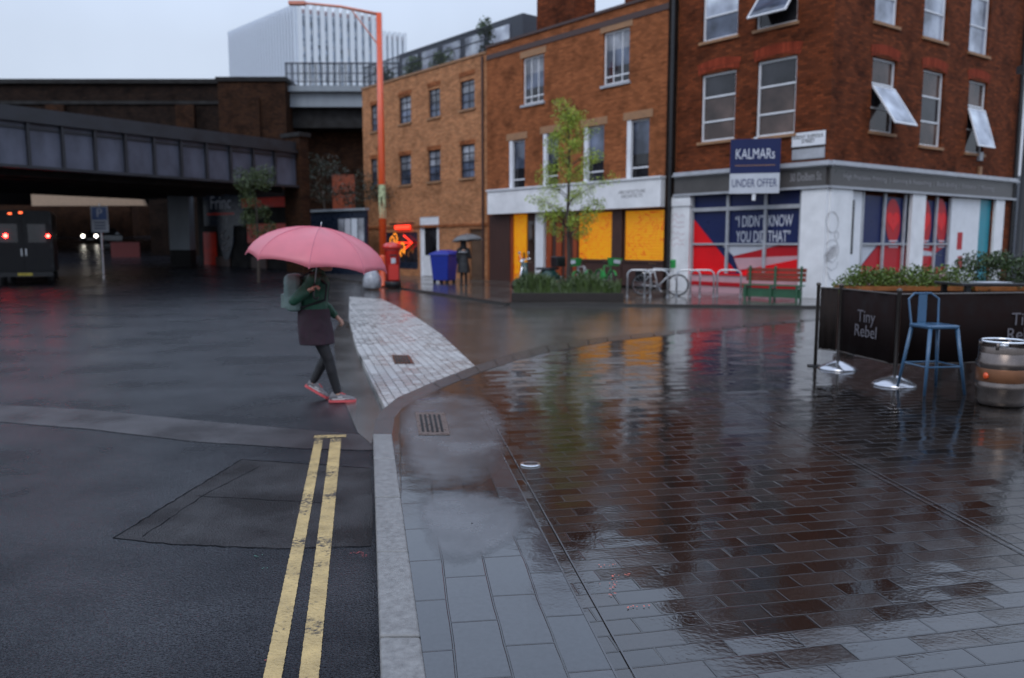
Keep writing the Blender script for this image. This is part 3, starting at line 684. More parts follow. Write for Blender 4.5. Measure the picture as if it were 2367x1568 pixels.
for a,b_ in ((1331,1412),(1437,1535)):
    fr = sfx(a,b_,.1,zr,'stall_riser',M['dkwood'],.02,.17)
    MB().box(mx(a)+.004,mx(b_)-.004,-.04,.06,zr,zr+.08).build('sill', M['dkwood'], fr)
    MB().box(mx(a)+.06,mx(b_)-.06,.12,.14,zr+.08,zs-.06).build('lit_window', M['blind'], bm)
    MB().box(mx(a)+.004,mx(a)+.06,.09,.16,zr+.08,zs-.004).box(mx(b_)-.06,mx(b_)-.004,.09,.16,zr+.08,zs-.004).box(mx(a)+.06,mx(b_)-.06,.09,.16,zs-.06,zs-.004).build('window_frame', M['dkwood'], bm)
MB().box(mx(1131)+.004,WM-.43,.195,.2,.03,.1).build('plinth', M['black'], bm)
# soot-dark pilaster and black downpipe where it meets the corner building
MB().box(WM-.40,WM-.03,-.08,.0,.03,zparM-.1).build('dark_pilaster', M['brickV'], bm)
MB().tube([(WM-.12,-.16,.05),(WM-.12,-.16,zparM)], .065, 10).build('downpipe', M['black'], bm)

# ---------------------------------------------------------------- corner building
bc = thing('corner_building', 'dark red brick corner building with white shopfront pilasters and navy and red window graphics', 'building', F1.world(0), F1.ang)
R2 = (0,0,F2.ang-F1.ang)
HC = 11.2
zc0, zc1 = F1.sz(1895,430)[1], F1.sz(1895,384)[1]     # fascia band
print('band', zc0, zc1)
c1w = [F1.rect(1620,1699,150,308), F1.rect(1748,1839,118,296)]
up = F1.rect(1625,1707,-105,72); up2 = F1.rect(1750,1846,-150,42)
c1u = [up, up2]
c2w = [F2.rect(2014,2070,118,290), F2.rect(2130,2180,146,322), F2.rect(2236,2278,170,338)]
c2u = [F2.rect(2026,2081,-160,40), F2.rect(2139,2193,-125,76), F2.rect(2245,2291,-95,110)]
x1_ = -WC1
s1h = (F1.sz(1597,520)[0], F1.sz(1851,520)[0], .03, zc0)
s2h = (F2.sz(1960,520)[0], F2.sz(2292,520)[0], .03, zc0)
mb = MB().wall(x1_,0,.03,HC, c1w+c1u+[s1h], depth=.2)
mb.box(x1_,-.35,.3,9,.03,HC-.6); mb.box(x1_,-.3,.012,.29,HC-.6,HC-.003)
mb.build('wall', M['brickC'], bc)
MB().wall(0,WC2,.03,HC, c2w+c2u+[s2h], depth=.2).box(.4,WC2-.02,.3,9,.03,HC-.6).box(.3,WC2-.01,.012,.29,HC-.6,HC-.003).build('side_wall', M['brickC'], bc, rot=R2)
MB().box(x1_-.02,.03,-.08,.3,HC,HC+.15).build('coping', M['stone'], bc)
MB().box(-.03,WC2,-.08,.3,HC+.002,HC+.148).build('coping', M['stone'], bc, rot=R2)
for q in c1w: window(bc, q, M['white'], [M['glass_brown'],M['glass_brown'],M['glass']], bars_x=(), bars_z=(.30,.66), w=.07, sill=M['stone']); arch(bc, q, .10, .33, M['arch'])
window(bc, up, M['white'], [M['glass_blue'],M['glass_pale'],M['glass_pale']], bars_z=(.33,.66), w=.07, sill=M['stone']); arch(bc, up, .1, .33, M['arch'])
window(bc, up2, M['white'], [M['glass'],M['glass_blue'],M['glass']], bars_z=(.35,.68), w=.07, sill=M['stone']); arch(bc, up2, .1, .33, M['arch'])
h = up2[3]-up2[2]
tilted_sash(bc, up2[0]+.05, up2[1]-.05, up2[2]+h*.42, h*.32, .62, M['white'], M['glass_blue'])
for i, q in enumerate(c2w):
    window(bc, q, M['white'], [M['glass_brown'],M['glass'],M['glass_brown']], bars_z=(.33,.66), w=.06, rot=R2, sill=M['stone']); arch(bc, q, .09, .3, M['arch'], rot=R2)
for q in c2u: window(bc, q, M['white'], [M['glass_pale']]*3, bars_z=(.33,.66), w=.06, rot=R2, sill=M['stone'])
for q, f, o in ((c2w[0],.62,.78),(c2w[2],.62,.42)):
    h = q[3]-q[2]; tilted_sash(bc, q[0]+.04, q[1]-.04, q[2]+h*f, h*.55, o, M['white'], M['glass_pale'], y=.02, rot=R2)
# fascia band and cornices, mitred at the corner by letting face 2 butt against face 1
for nm, x0, x1, rot in (('fascia', x1_+.02, .0, None), ('fascia', .005, WC2, R2)):
    fo = MB().box(x0,x1,-.10,.0,zc0,zc1).build(nm, M['grey_band'], bc, rot=rot)
    MB().box(x0,x1+(.16 if rot is None else 0),-.24,-.0,zc1,zc1+.05).box(x0,x1+(.1 if rot is None else 0),-.17,0,zc1+.05,zc1+.14).box(x0,x1+.05,-.13,0,zc1-.04,zc1-.002).build('cornice', M['mould'], fo)
    MB().box(x0,x1+(.1 if rot is None else 0),-.16,-.0,zc0-.07,zc0-.002).build('moulding', M['mould'], fo)
    if rot is None:
        text('30 Dolben St', .34, M['greylet'], fo, x=F1.sz(1868,415)[0]-.03, y=-.104, z=(zc0+zc1)/2-.01, width=1.0*abs(F1.sz(1830,412)[0]-F1.sz(1902,412)[0]))
    else:
        a, b_ = F2.sz(1942,418)[0], F2.sz(2290,440)[0]
        text('High Precision Printing  |  Scanning & Retouching  |  Book Binding  |  Exhibition  |  Mounting', .2, M['greylet'], fo, x=(a+b_)/2, y=-.104, z=(zc0+zc1)/2, width=b_-a)
def q1(x, y, g=GH): return F1.sz(x, y+g)
def q2(x, y, g=GH): return F2.sz(x, y+g)
zb = zc0-.08
# white pilasters
pa, pb_ = F1.sz(1551,560)[0], F1.sz(1596,560)[0]
MB().box(pa,pb_,-.09,.19,.03,zb).box(pa-.04,pb_+.05,-.13,0,zb-.32,zb-.12).build('pilaster', M['white_dirty'], bc)
pc = F1.sz(1852,560)[0]
po = MB().box(pc,.04,-.09,.19,.03,zb).build('pilaster', M['white_dirty'], bc)
pd = F2.sz(1960,560)[0]
MB().box(.075,pd,-.09,.19,.03,zb).build('pilaster', M['white_dirty'], bc, rot=R2)
# faint line drawing scrawled on the corner pilaster
sk = MB(); c = q2(1917,500)
def scr(pts, r=.009): sk.tube([(q2(x,y)[0], -.094, q2(x,y)[1]) for x,y in pts], r, 5)
scr([(1917+14*math.cos(a), 497+24*math.sin(a)) for a in [i*2*PI/16 for i in range(17)]])
scr([(1927+4.5*math.cos(a), 527+9*math.sin(a)) for a in [i*2*PI/10 for i in range(11)]])
scr([(1903,548),(1910,540),(1919,537),(1927,541),(1931,552),(1932,566),(1927,580),(1917,590),(1907,585),(1903,570),(1906,556)])
for k in range(9): scr([(1899+k*2.5,575-k*3),(1907+k*2.5,566-k*2),(1903+k*3,590-k*2)])
scr([(1908,560),(1915,552),(1921,560),(1915,572),(1908,566)]); scr([(1904,600),(1915,608),(1926,601),(1930,588)]); scr([(1905,612),(1911,626),(1917,632)])
sk.build('scrawl', M['greylet'], bc, rot=R2)
# faint tag marks on the far-left pilaster
sk = MB()
for k in range(6):
    y = 480+k*14; sk.tube([(q1(1556+i*5,y+random.uniform(-6,6))[0], -.094, q1(1556+i*5,y+random.uniform(-6,6))[1]) for i in range(7)], .007, 4)
sk.build('scrawl', M['pinkwhite'], bc)
# ---- window graphics on the left face: polygons in order of layer
def layer(name, pts, m, qf, y, rot=None): return MB().slab_y([qf(*p) for p in pts], y, y+.006).build(name, m, bc, rot=rot)
layer('window_vinyl', [(1598,428),(1850,418),(1850,620),(1598,616)], M['navy'], q1, .12)
layer('window_vinyl', [(1598,488),(1697,612),(1697,612.5),(1598,616)], M['red'], q1, .112)
layer('window_vinyl', [(1690,575),(1810,547),(1850,546),(1850,620),(1705,618)], M['dred'], q1, .112)
layer('window_vinyl', [(1662,548),(1806,547),(1691,575)], M['offwhite'], q1, .105)
layer('window_vinyl', [(1692,580),(1850,574),(1850,588),(1703,607)], M['pinkwhite'], q1, .105)
layer('window_vinyl', [(1722,606),(1850,580),(1850,622),(1700,618)], M['red'], q1, .098)
text('\u201cI DIDN\u2019T KNOW\nYOU DID THAT\u201d', .5, M['lettering'], bc, x=q1(1759,515)[0], y=.108, z=q1(1759,513)[1], width=q1(1826,515)[0]-q1(1694,515)[0], lines=.95)
fr = MB(); xa, xb = F1.sz(1597,560)[0], F1.sz(1851,560)[0]
zt_, zm, zbm = zb-.02, q1(1760,547)[1], q1(1760,622)[1]
for tx in (1597.5,1679,1766,1848.5):
    x = F1.sz(tx,520)[0]; fr.box(max(x-.045,xa+.003),min(x+.045,xb-.003),.03,.11,zbm,zt_)
fr.box(xa+.003,xb-.003,.035,.105,zm-.03,zm+.03); fr.box(xa+.003,xb-.003,.02,.112,zt_-.5,zt_-.38)
fr.build('window_frame', M['mould'], bc)
MB().box(xa+.003,xb-.003,.01,.18,.03,zbm-.004).build('stall_riser', M['pinkwhite'], bc)
MB().box(xa+.003,xb-.003,-.02,.01,.25,zbm*.62).build('riser_panel', M['dred'], bc)
MB().box(xa+.003,xb-.003,-.03,.1,zbm-.002,zbm+.05).build('sill', M['red'], bc)
# ---- right face
def bx2(a, b_, z0, z1, name, m, y0, y1): return MB().box(F2.sz(a,540)[0]+.004,F2.sz(b_,540)[0]-.004,y0,y1,z0,z1).build(name, m, bc, rot=R2)
p = bx2(1961,1994,.05,zb-.02,'door',M['white'],.06,.12)
MB().box(F2.sz(1971,540)[0],F2.sz(1976,540)[0],.045,.059,1.3,2.9).build('pane', M['glass'], p)
MB().box(F2.sz(1963,540)[0],F2.sz(1966,540)[0],.02,.06,1.0,1.2).build('handle', M['steel'], p)
layer('window_vinyl', [(1996,432),(2199,450),(2199,640),(1996,640)], M['navy'], q2, .12, R2)
layer('window_vinyl', [(1996,602),(2040,547),(2199,547),(2199,640),(1996,640)], M['dred'], q2, .112, R2)
layer('window_vinyl', [(1997,548),(2036,548),(1997,598)], M['offwhite'], q2, .112, R2)
layer('window_vinyl', [(2130,560),(2165,566),(2190,575),(2130,574)], M['offwhite'], q2, .106, R2)
layer('window_vinyl', [(2165,572),(2198,548),(2198,600),(2165,600)], M['navy'], q2, .106, R2)
for cx, w in ((2072,17),(2146,14),(2183,13)):
    layer('window_vinyl', [(cx+w*math.cos(t*2*PI/24), 494+52*math.sin(t*2*PI/24)) for t in range(24)], M['dred'], q2, .110, R2)
    hp = []
    for t in range(28):
        a = t*2*PI/28; hp.append((cx+w*.82*math.sin(a)**3*1.05, 493-26*(13*math.cos(a)-5*math.cos(2*a)-2*math.cos(3*a)-math.cos(4*a))/16))
    layer('window_heart', hp, M['red'], q2, .103, R2)
    sk = MB()
    for k in range(3): a = q2(cx-w*.6,540+k*7); b_ = q2(cx+w*.6,540+k*7); sk.box(a[0],b_[0],.10,.104,a[1]-.02,a[1]+.02)
    sk.build('small_print', M['offwhite'], bc, rot=R2)
fr = MB()
for tx in (1996.5,2047,2094,2131,2167,2198):
    x = F2.sz(tx,520)[0]; fr.box(x-.04,x+.04,.03,.10,.4,zb-.02)
za = q2(2090,547)[1]; fr.box(F2.sz(1996,540)[0],F2.sz(2199,540)[0],.035,.095,za-.03,za+.03)
fr.build('window_frame', M['mould'], bc, rot=R2)
MB().box(F2.sz(1996,540)[0],F2.sz(2199,540)[0],.02,.18,.03,.6).build('stall_riser', M['pinkwhite'], bc, rot=R2)
bx2(2099,2130,.03,zb,'pilaster',M['white_dirty'],-.09,.02)
p = bx2(2200,2265,.05,zb-.02,'door',M['white'],.05,.12)
sk = MB()
for y0,y1 in ((520,560),(575,605)): a=q2(2217,y0); b_=q2(2226,y1); sk.box(a[0],b_[0],.044,.049,b_[1],a[1])
sk.build('door_notice', M['dred'], p)
bx2(2266,2291,.05,zb-.02,'teal_door',M['teal'],.07,.12)
bx2(2292,2312,.03,zb,'pilaster',M['white_dirty'],-.09,.19)
MB().tube([(WC2-.12,-.1,.05),(WC2-.12,-.1,HC-.1)], .06, 10).build('downpipe', M['black'], bc, rot=R2)
a = q2(2262,345)
MB().box(a[0]-.12,a[0]+.12,-.10,0,a[1]-.14,a[1]+.14).build('alarm_box', M['mould'], bc, rot=R2)
a = q2(2262,382)
MB().box(a[0]-.08,a[0]+.08,-.08,0,a[1]-.2,a[1]+.2).build('vent_box', M['stone'], bc, rot=R2)

# street name sign, estate board
r = F1.rect(1832,1909,288,320)
t = thing('street_sign', 'white street name plate reading Great Suffolk Street on the brick corner', 'sign', F1.world((r[0]+r[1])/2, -.012, (r[2]+r[3])/2), F1.ang)
w, h = (r[1]-r[0])/2, (r[3]-r[2])/2
MB().box(-w,w,-.02,.0,-h,h).build('plate', M['white'], t)
MB().box(-w,w,-.024,-.002,h*-1.02-.03,-h-.002).build('rim', M['black'], t)
text('GREAT SUFFOLK\nSTREET', .15, M['blacklet'], t, x=0, y=-.023, z=0, width=w*1.8, lines=.85)
r2_ = F1.rect(1832,1907,324,352); w2, h2 = (r2_[1]-r2_[0])/2, (r2_[3]-r2_[2])/2
t = thing('blank_sign', 'plain pale grey plate under the street name sign', 'sign', F1.world((r2_[0]+r2_[1])/2, -.012, (r2_[2]+r2_[3])/2), F1.ang)
MB().box(-w2,w2,-.018,.0,-h2,h2).build('plate', M['mould'], t); MB().box(-w2,w2,-.022,-.018,-h2,-h2+.03).box(-w2,w2,-.022,-.018,h2-.03,h2).build('rim', M['grey_band'], t)

c = AT(1745, 384, F1.world(F1.sz(1745,400)[0]).y - 1.1)
sc = c.y/800
t = thing('estate_board', 'navy and white estate agent board reading Kalmars Under Offer above the shop windows', 'sign', c, R(-14))
wb = 106*K*sc/2*1.03; hb = 122*K*sc/2
zmid = -hb + 2*hb*.37
MB().box(-wb,wb,0,.03,zmid,hb).box(-wb,wb,.08,.11,zmid,hb).build('navy_panel', M['navy'], t)
MB().box(-wb,wb,0,.03,-hb,zmid-.002).box(-wb,wb,.08,.11,-hb,zmid-.002).build('white_panel', M['offwhite'], t)
MB().box(-.05,.05,.032,.078,-hb-.2,hb+.05).box(-.04,.04,.078,1.35,-hb*.3,-hb*.3+.07).box(-.04,.04,.078,1.35,hb*.5,hb*.5+.07).build('bracket', M['white'], t)
text('KALMARs', .42, M['lettering'], t, x=0, y=-.004, z=zmid+(hb-zmid)*.55, width=wb*1.55)
MB().box(-wb*.8,wb*.8,-.006,-.001,zmid+(hb-zmid)*.22,zmid+(hb-zmid)*.22+.02).build('gold_rule', M['stone'], t)
text('UNDER OFFER', .34, M['navylet'], t, x=0, y=-.004, z=(-hb+zmid)/2, width=wb*1.8)

# ---------------------------------------------------------------- white building beyond, at the right edge
f3 = F2.world(WC2+.35)
bw_ = thing('rendered_building', 'white rendered building with a dark ground floor at the right edge', 'building', f3, F2.ang)
z3 = F2.sz(2345,405)[1]
MB().wall(0,9,z3,13,[(2.0,3.2,6.5,9),(4.6,5.8,6.5,9)]).box(.01,8.9,.3,8,z3,12.6).build('wall', M['white_dirty'], bw_)
MB().wall(0,9,.03,z3-.002,[(1.2,3.8,.5,3.2)]).box(.01,8.9,.3,8,.03,z3-.002).build('ground_floor', M['navyshop'], bw_)
for r in ((2.0,3.2,6.5,9),(4.6,5.8,6.5,9)): window(bw_, r, M['white'], [M['glass']], bars_z=(.5,))
window(bw_, (1.2,3.8,.5,3.2), M['black'], [M['glass']], bars_x=(.33,.66))

# ---------------------------------------------------------------- glass office towers
def fins_tower(name, label, tx, ty, dist, wl, wr, h, dl, dr, nl, nr, base=0):
    r = ray(tx*K, ty*K); t_ = dist/r.y; c = Vector((r.x*t_, dist, 0)); h = h or CAMH + r.z*t_
    t = thing(name, label, 'building', c)
    dl, dr = Vector(dl).normalized(), Vector(dr).normalized()
    p = [Vector((0,0)), dr*wr, dr*wr+dl*wl, dl*wl]
    MB().prism([(q.x,q.y) for q in p], 0, h-1.2).build('glazing', M['tower_glass'], t)
    fl, frr, fb = MB(), MB(), MB()
    for mb, d, w, n, s in ((fl, dl, wl, nl, .35), (frr, dr, wr, nr, .55)):
        nrm = Vector((d.y,-d.x));  nrm = nrm if nrm.dot(Vector((c.x,c.y))) < 0 else -nrm
        for i in range(n+1):
            a = d*(w*i/n) + nrm*.05
            q = [a-d*s/2, a+d*s/2, a+d*s/2+nrm*.8, a-d*s/2+nrm*.8]
            mb.prism([(k.x,k.y) for k in q], 4, h)
        k = int(h/3.6)
        for j in range(1,k+1):
            q = [nrm*.02, d*w+nrm*.02, d*w+nrm*.22, nrm*.22]
            fb.prism([(e.x,e.y) for e in q], j*3.6-.35, j*3.6)
    fl.build('fins', M['fin_grey'], t); frr.build('fins', M['fin_white'], t); fb.build('floor_bands', M['fin_grey'], t)
    q = [Vector((0,0)), dr*wr, dr*wr+dl*wl, dl*wl]
    MB().prism([(k.x,k.y) for k in q], h-1.2, h-.4).build('roof_edge', M['fin_rose'], t)
    return t
M['tower_glass'] = glass('tower_glass', (.66,.75,.86), .08, .8)  # sky reflection and haze painted into the pale base colour
M['fin_grey'] = mat('grey_fin', (.70,.75,.82), .5, var=.06); M['fin_white'] = mat('white_fin', (.78,.82,.86), .5, var=.05); M['fin_rose'] = mat('rosy_roof_edge', (.50,.36,.36), .5, var=.1)  # fins paled for haze, right face lighter than the left
def dirv(vpx): return (math.sin(math.atan2(vpx-512,805)), math.cos(math.atan2(vpx-512,805)))
fins_tower('office_tower', 'tall pale glass office tower with vertical fins behind the viaduct', 690, 12, 112, 19.4, 11, None, dirv(-274), dirv(2340), 24, 11)
fins_tower('office_block', 'lower glass office block beyond the orange lamp post', 886, 74, 135, 12, 3.4, None, dirv(-274), dirv(2340), 12, 4)
# ================================================================ railway bridge, viaduct, arches
gl, gr = AT(0, 600, 29), AT(690, 600, 40)
GB = Facade(gl, (gr.x-gl.x, gr.y-gl.y)); LG = (Vector((gr.x,gr.y))-Vector((gl.x,gl.y))).length
x0 = -7.0
t0 = GB.sz(0,250)[1]; t1 = GB.sz(690,322)[1]; b0 = GB.sz(0,372)[1]; b1_ = GB.sz(690,440)[1]
print('girder', LG, t0, t1, b0, b1_)
zt, zbt = (t0+t1)/2, (b0+b1_)/2
br = thing('railway_bridge', 'grey steel plate girder railway bridge with vertical stiffeners spanning the road', 'bridge', (GB.p.x,GB.p.y,0), GB.ang)
zm = zbt + (zt-zbt)*.66
gm = MB().box(x0,LG,0,.05,zbt,zt-.35); gm.build('girder', M['girder'], br)
MB().box(x0,LG,-.22,.2,zt-.55,zt-.42).box(x0,LG,-.25,.25,zbt-.05,zbt+.06).box(x0,LG,-.05,-.002,zm-.05,zm+.03).build('flange', M['girder_dk'], br)
MB().box(x0,LG,-.08,.12,zt-.42,zt).build('parapet', M['girder_dk'], br)
st = MB(); pit = (GB.sz(690,380)[0]-GB.sz(0,380)[0])/11.0
k = 0
x = GB.sz(66,380)[0] - 4*pit
while x < LG-.1:
    if x > x0: MB().box(x-.05,x+.05,-.16,-.003,zbt+.07,zt-.56).build('stiffener', M['girder_dk'], br)
    x += pit
MB().box(x0,LG,.06,13,zbt+.25,zbt+1.0).build('deck', M['soot'], br)
sb = MB()
for i in range(8): sb.box(x0,LG-.02,1+i*1.6,1.3+i*1.6,zbt-.25,zbt+.249)
sb.build('cross_beam', M['soot'], br)
MB().box(x0,LG,12.8,12.9,zbt,zt-.3).build('girder', M['girder'], br)
# abutment wall with arches, right of the road
aw = thing('abutment_wall', 'dark sooty brick abutment pier at the right end of the railway bridge', 'wall', GB.world(LG,0,0), GB.ang)
MB().box(0,.55,-.35,.9,-.1,zt+.25).build('wall', M['brickV2'], aw)
MB().box(-.08,.63,-.45,.98,zt+.25,zt+.45).build('coping', M['soot'], aw)
c1 = AT(424,600,44.5)
t = thing('bridge_column', 'pale grey concrete column under the railway bridge', 'column', (c1.x,c1.y,ROADZ(44)))
MB().box(-.55,.55,-.4,.4,0,4.3).box(-.75,.75,-.6,.6,4.3,4.7).build('shaft', M['concrete'], t)
MB().box(-.56,.56,-.405,.395,0,.9).build('painted_base', M['soot'], t)
# long brick viaduct behind, its top level
vd = thing('railway_viaduct', 'long sooty brick viaduct with level parapet behind the steel bridge', 'viaduct', (-60,54,0), 0)
zv = CAMH + ray(200*K, 194*K).z/ray(200*K,194*K).y*54
xr = AT(672,300,54).x + 60
vm = MB().wall(0,xr,-.1,zv,[(20,35.8,-.1,5.2),(37.6,xr-8,-.1,5.4)],depth=3.0).box(0,xr,.02,.4,zv-.9,zv-.01); vm.box(0,xr,3.0,3.2,5.5,zv)
vm.build('wall', M['brickV'], vd)
MB().box(6,xr-.1,3.3,30,5.6,6.4).build('deck', M['soot'], vd)  # unseen deck added to keep sky light off the road below
MB().box(-.1,xr+.05,-.25,.4,zv,zv+.28).box(-.1,xr+.05,-.12,-.0,zv-1.3,zv-1.1).build('coping', M['soot'], vd)
pl_ = MB()
for i in range(5): MB().box(4+i*8.5,5.2+i*8.5,-.3,-.0,5.5,zv-1.35).build('pilaster', M['brickV2'], vd)
# second raised line on the right: brown pier then concrete deck with a railing
pr = thing('brick_pier', 'tall dark brown brick pier between the steel bridge and the concrete bridge', 'pier', (AT(520,600,50).x,50,0))
w = AT(672,600,50).x-AT(520,600,50).x; zp = CAMH + ray(600*K,188*K).z/ray(600*K,188*K).y*50
MB().box(0,w,0,3.9,-.1,zp).box(w*.3,w*.62,-.25,0,-.1,zp-1.0).build('wall', M['brickV2'], pr)
MB().box(-.1,w+.1,-.12,3.9,zp,zp+.25).build('coping', M['soot'], pr)
cb = thing('concrete_bridge', 'pale grey concrete bridge deck with a railing on top, right of the brick pier', 'bridge', (AT(672,600,51).x,51,0))
w = AT(985,600,51).x-AT(672,600,51).x; zz = lambda ty: CAMH + ray(760*K,ty*K).z/ray(760*K,ty*K).y*51
z1, z2 = zz(247), zz(200)
MB().box(.05,w,0,6,z1,z2).box(.05,w,-.35,0,z2-.35,z2).build('deck', M['concrete'], cb)
MB().box(.05,w,.5,5.5,z1-1.2,z1-.003).build('soffit_beam', M['soot'], cb)
rl = MB()
for z in (.25,.75,1.35): rl.tube([(.1,-.2,z2+z),(w,-.2,z2+z)], .05 if z > 1 else .03, 6)
for i in range(24): x = .15+i*(w-.2)/23; rl.box(x-.04,x+.04,-.23,-.17,z2,z2+1.4)
for i in range(70): x = .15+i*(w-.2)/69; rl.box(x-.015,x+.015,-.215,-.185,z2+.25,z2+1.3)
rl.build('railing', M['railing'], cb)
bw2 = thing('void_fill_block', 'dark brick block added for the dark void below the concrete bridge', 'building', (AT(650,600,53).x,53,0))  # dark block added to give the dark void under the deck
w = AT(1000,600,53).x-AT(650,600,53).x
MB().wall(0,w,-.1,z1-1.25,[(w*.34,w*.5,3.6,6.2),(w*.62,w*.8,2.4,4.4)]).box(0,w,.3,2,-.1,z1-1.3).build('wall', M['brickV2'], bw2)
for r in ((w*.34,w*.5,3.6,6.2),(w*.62,w*.8,2.4,4.4)): window(bw2, r, M['soot'], [M['orangewood'] if r[2]>3 else M['glass_brown']], bars_z=(.5,))
# buildings closing the street beyond the bridge
for i,(tx,Y,wd,h,mt,lab) in enumerate(((-60,86,17,9,'brickV2','brown brick building at the far end of the street under the bridge'),(190,92,15,7,'brickV','low dark building behind the oncoming headlights'))):
    a = AT(tx,600,Y)
    t = thing('street_building', lab, 'building', (a.x,Y,ROADZ(Y)), 0)
    hs = [(1.2+k*2.6,2.5+k*2.6,h-3.2,h-1.4) for k in range(int((wd-1)/2.6))]
    MB().wall(0,wd,-1,h,hs).box(0,wd,.3,8,-1,h-.2).build('wall', M[mt], t)
    for r in hs: window(t, r, M['white'], [M['glass']], bars_z=(.5,))
# arch shopfronts along the abutment: red fronts and a dark sign
S0 = GB.world(LG, 3.0); 
Fa = Facade((S0.x,S0.y), (GB.d.y, -GB.d.x)) if False else None
a0, a1 = AT(462,650,45.5), AT(672,650,41.5)
FA = Facade(a0, (a1.x-a0.x, a1.y-a0.y)); wA = (Vector((a1.x,a1.y))-Vector((a0.x,a0.y))).length
t = thing('arch_shopfront', 'red painted shopfront under the bridge with a dark painted sign', 'shop', (a0.x,a0.y,-.09), FA.ang)
def ra(x0,x1,y0,y1):
    q = FA.rect(x0,x1,y0,y1); return q[0],q[1],q[2]+.09,q[3]+.09
M['shopred'] = mat('red_shop_paint', (.75,.035,.012), .35, var=.2, scale=2)
q = ra(462,672,425,640)
MB().box(0,wA,.05,.4,0,q[3]).build('wall', M['soot'], t)
q = ra(472,500,520,610); MB().box(q[0],q[1],-.02,.05,q[2],q[3]).build('red_panel', M['shopred'], t)
q = ra(572,664,500,545); MB().box(q[0],q[1],-.02,.05,q[2],q[3]).build('red_panel', M['shopred'], t)
q = ra(560,668,440,462); MB().box(q[0],q[1],-.06,.05,q[2],q[3]).build('red_panel', M['shopred'], t)
q = ra(472,566,430,505); MB().box(q[0],q[1],-.05,.05,q[2],q[3]).build('fascia', M['navyshop'], t)
text('Frinc', 1.0, M['lettering'], t, x=(q[0]+q[1])/2-.2, y=-.056, z=q[2]+(q[3]-q[2])*.70, width=(q[1]-q[0])*.5)
MB().box(q[0]+.3,q[1]-.8,-.056,-.05,q[2]+(q[3]-q[2])*.34,q[2]+(q[3]-q[2])*.4).build('red_rule', M['shopred'], t)
pts = [(504,520),(542,520),(540,565),(530,600),(520,600),(508,560)]
MB().slab_y([(FA.sz(x,y)[0], FA.sz(x,y)[1]+.09) for x,y in pts], -.06, .04).build('painted_sign', M['navyshop'], t)
sk = MB()
for cx,cy,r in ((523,545,8),(524,572,7)): sk.tube([(FA.sz(cx+r*math.cos(a),cy+r*1.2*math.sin(a))[0], -.066, FA.sz(cx,cy+r*1.2*math.sin(a))[1]+.09) for a in [i*2*PI/12 for i in range(10)]], .05, 5)
sk.build('lettering', M['greylet'], t)
for x in (.2*wA,.6*wA): MB().box(x,x+1.2,-.03,.05,.05,1.0).build('stall_riser', M['dkwood'], t)
t = thing('red_notice_board', 'dim red board on the far wall beneath the bridge', 'sign', AT(291,592,52), R(4))
MB().box(-.9,.9,-.03,.03,-.6,.9).build('board', mat('dim_red_board', (.10,.010,.010), .6), t); MB().tube([(0,.08,-3),(0,.08,.9)], .04, 6).build('post', M['black'], t)
# pale panel, the lit soffit's brightness put into its colour
t = thing('soffit_panel', 'pale brown panel standing in for the lit soffit under the far side of the bridge', 'wall', AT(190,430,50), R(-3))
MB().slab_y([(-3.3,-1.2),(3.9,-1.2),(2.6,1.6),(-3.3,1.6)], 0, .3).build('render', mat('lit_soffit_buff', (.36,.25,.17), .7, var=.15), t)
# parking sign
c = AT(231,508,36)
t = thing('parking_sign', 'blue and white parking sign on a post beneath the bridge', 'sign', (c.x,c.y,0), R(0))
zc = c.z
MB().box(-.38,.38,-.03,.0,zc-.55,zc+.6).build('plate', M['offwhite'], t)
MB().box(-.33,.33,-.036,-.03,zc+.0,zc+.55).build('blue_panel', mat('sign_blue', (.10,.16,.36), .4), t)
text('P', .55, M['lettering'], t, x=0, y=-.040, z=zc+.28)
text('Pay by\nphone', .17, M['navylet'], t, x=0, y=-.034, z=zc-.25) if False else None
rl = MB()
for k in range(3): rl.box(-.25,.25,-.034,-.03,zc-.15-k*.13,zc-.10-k*.13)
rl.build('small_print', M['navylet'], t)
MB().tube([(0,.04,-.09),(0,.04,zc+.7)], .04, 8).build('post', M['steel'], t)
# hoarding with posters beside the terrace
h0, h1 = AT(736,640,43.5), AT(850,640,41)
FH = Facade(h0,(h1.x-h0.x,h1.y-h0.y)); wH = (Vector((h1.x,h1.y))-Vector((h0.x,h0.y))).length
t = thing('poster_hoarding', 'dark hoarding with pasted posters behind the pink umbrella', 'hoarding', (h0.x,h0.y,0), FH.ang)
MB().box(-3.5,wH,0,.12,0,3.3).build('boards', M['navyshop'], t)
for i in range(4):
    x = wH*.45+i*wH*.13; MB().box(x,x+wH*.11,-.02,0,1.2+.2*(i%2),2.9).build('poster', [M['pale_grey'],M['offwhite'],M['fin_grey'],M['pale_grey']][i], t)
MB().box(-3.5,wH,-.1,.2,3.3,3.42).build('capping', M['concrete'], t)
cs = [(x*.5-3.2, .6, 3.6+random.uniform(0,2.6), .7, .6) for x in range(17)]
M['ivy'] = leaf('dark_ivy_leaf', (.012,.020,.008))
t = thing('ivy_bank', 'dark ivy climbing the wall above the hoarding', 'plant', (h0.x,h0.y+.4,0), FH.ang)
leaf_mass(4200, .10, lambda rn: clumps(rn, cs), 5).build('foliage', M['ivy'], t); MB().tube([(0,.5,0),(.1,.5,2),(-.2,.5,4.5)], .06, 6).build('stem', M['bark'], t)

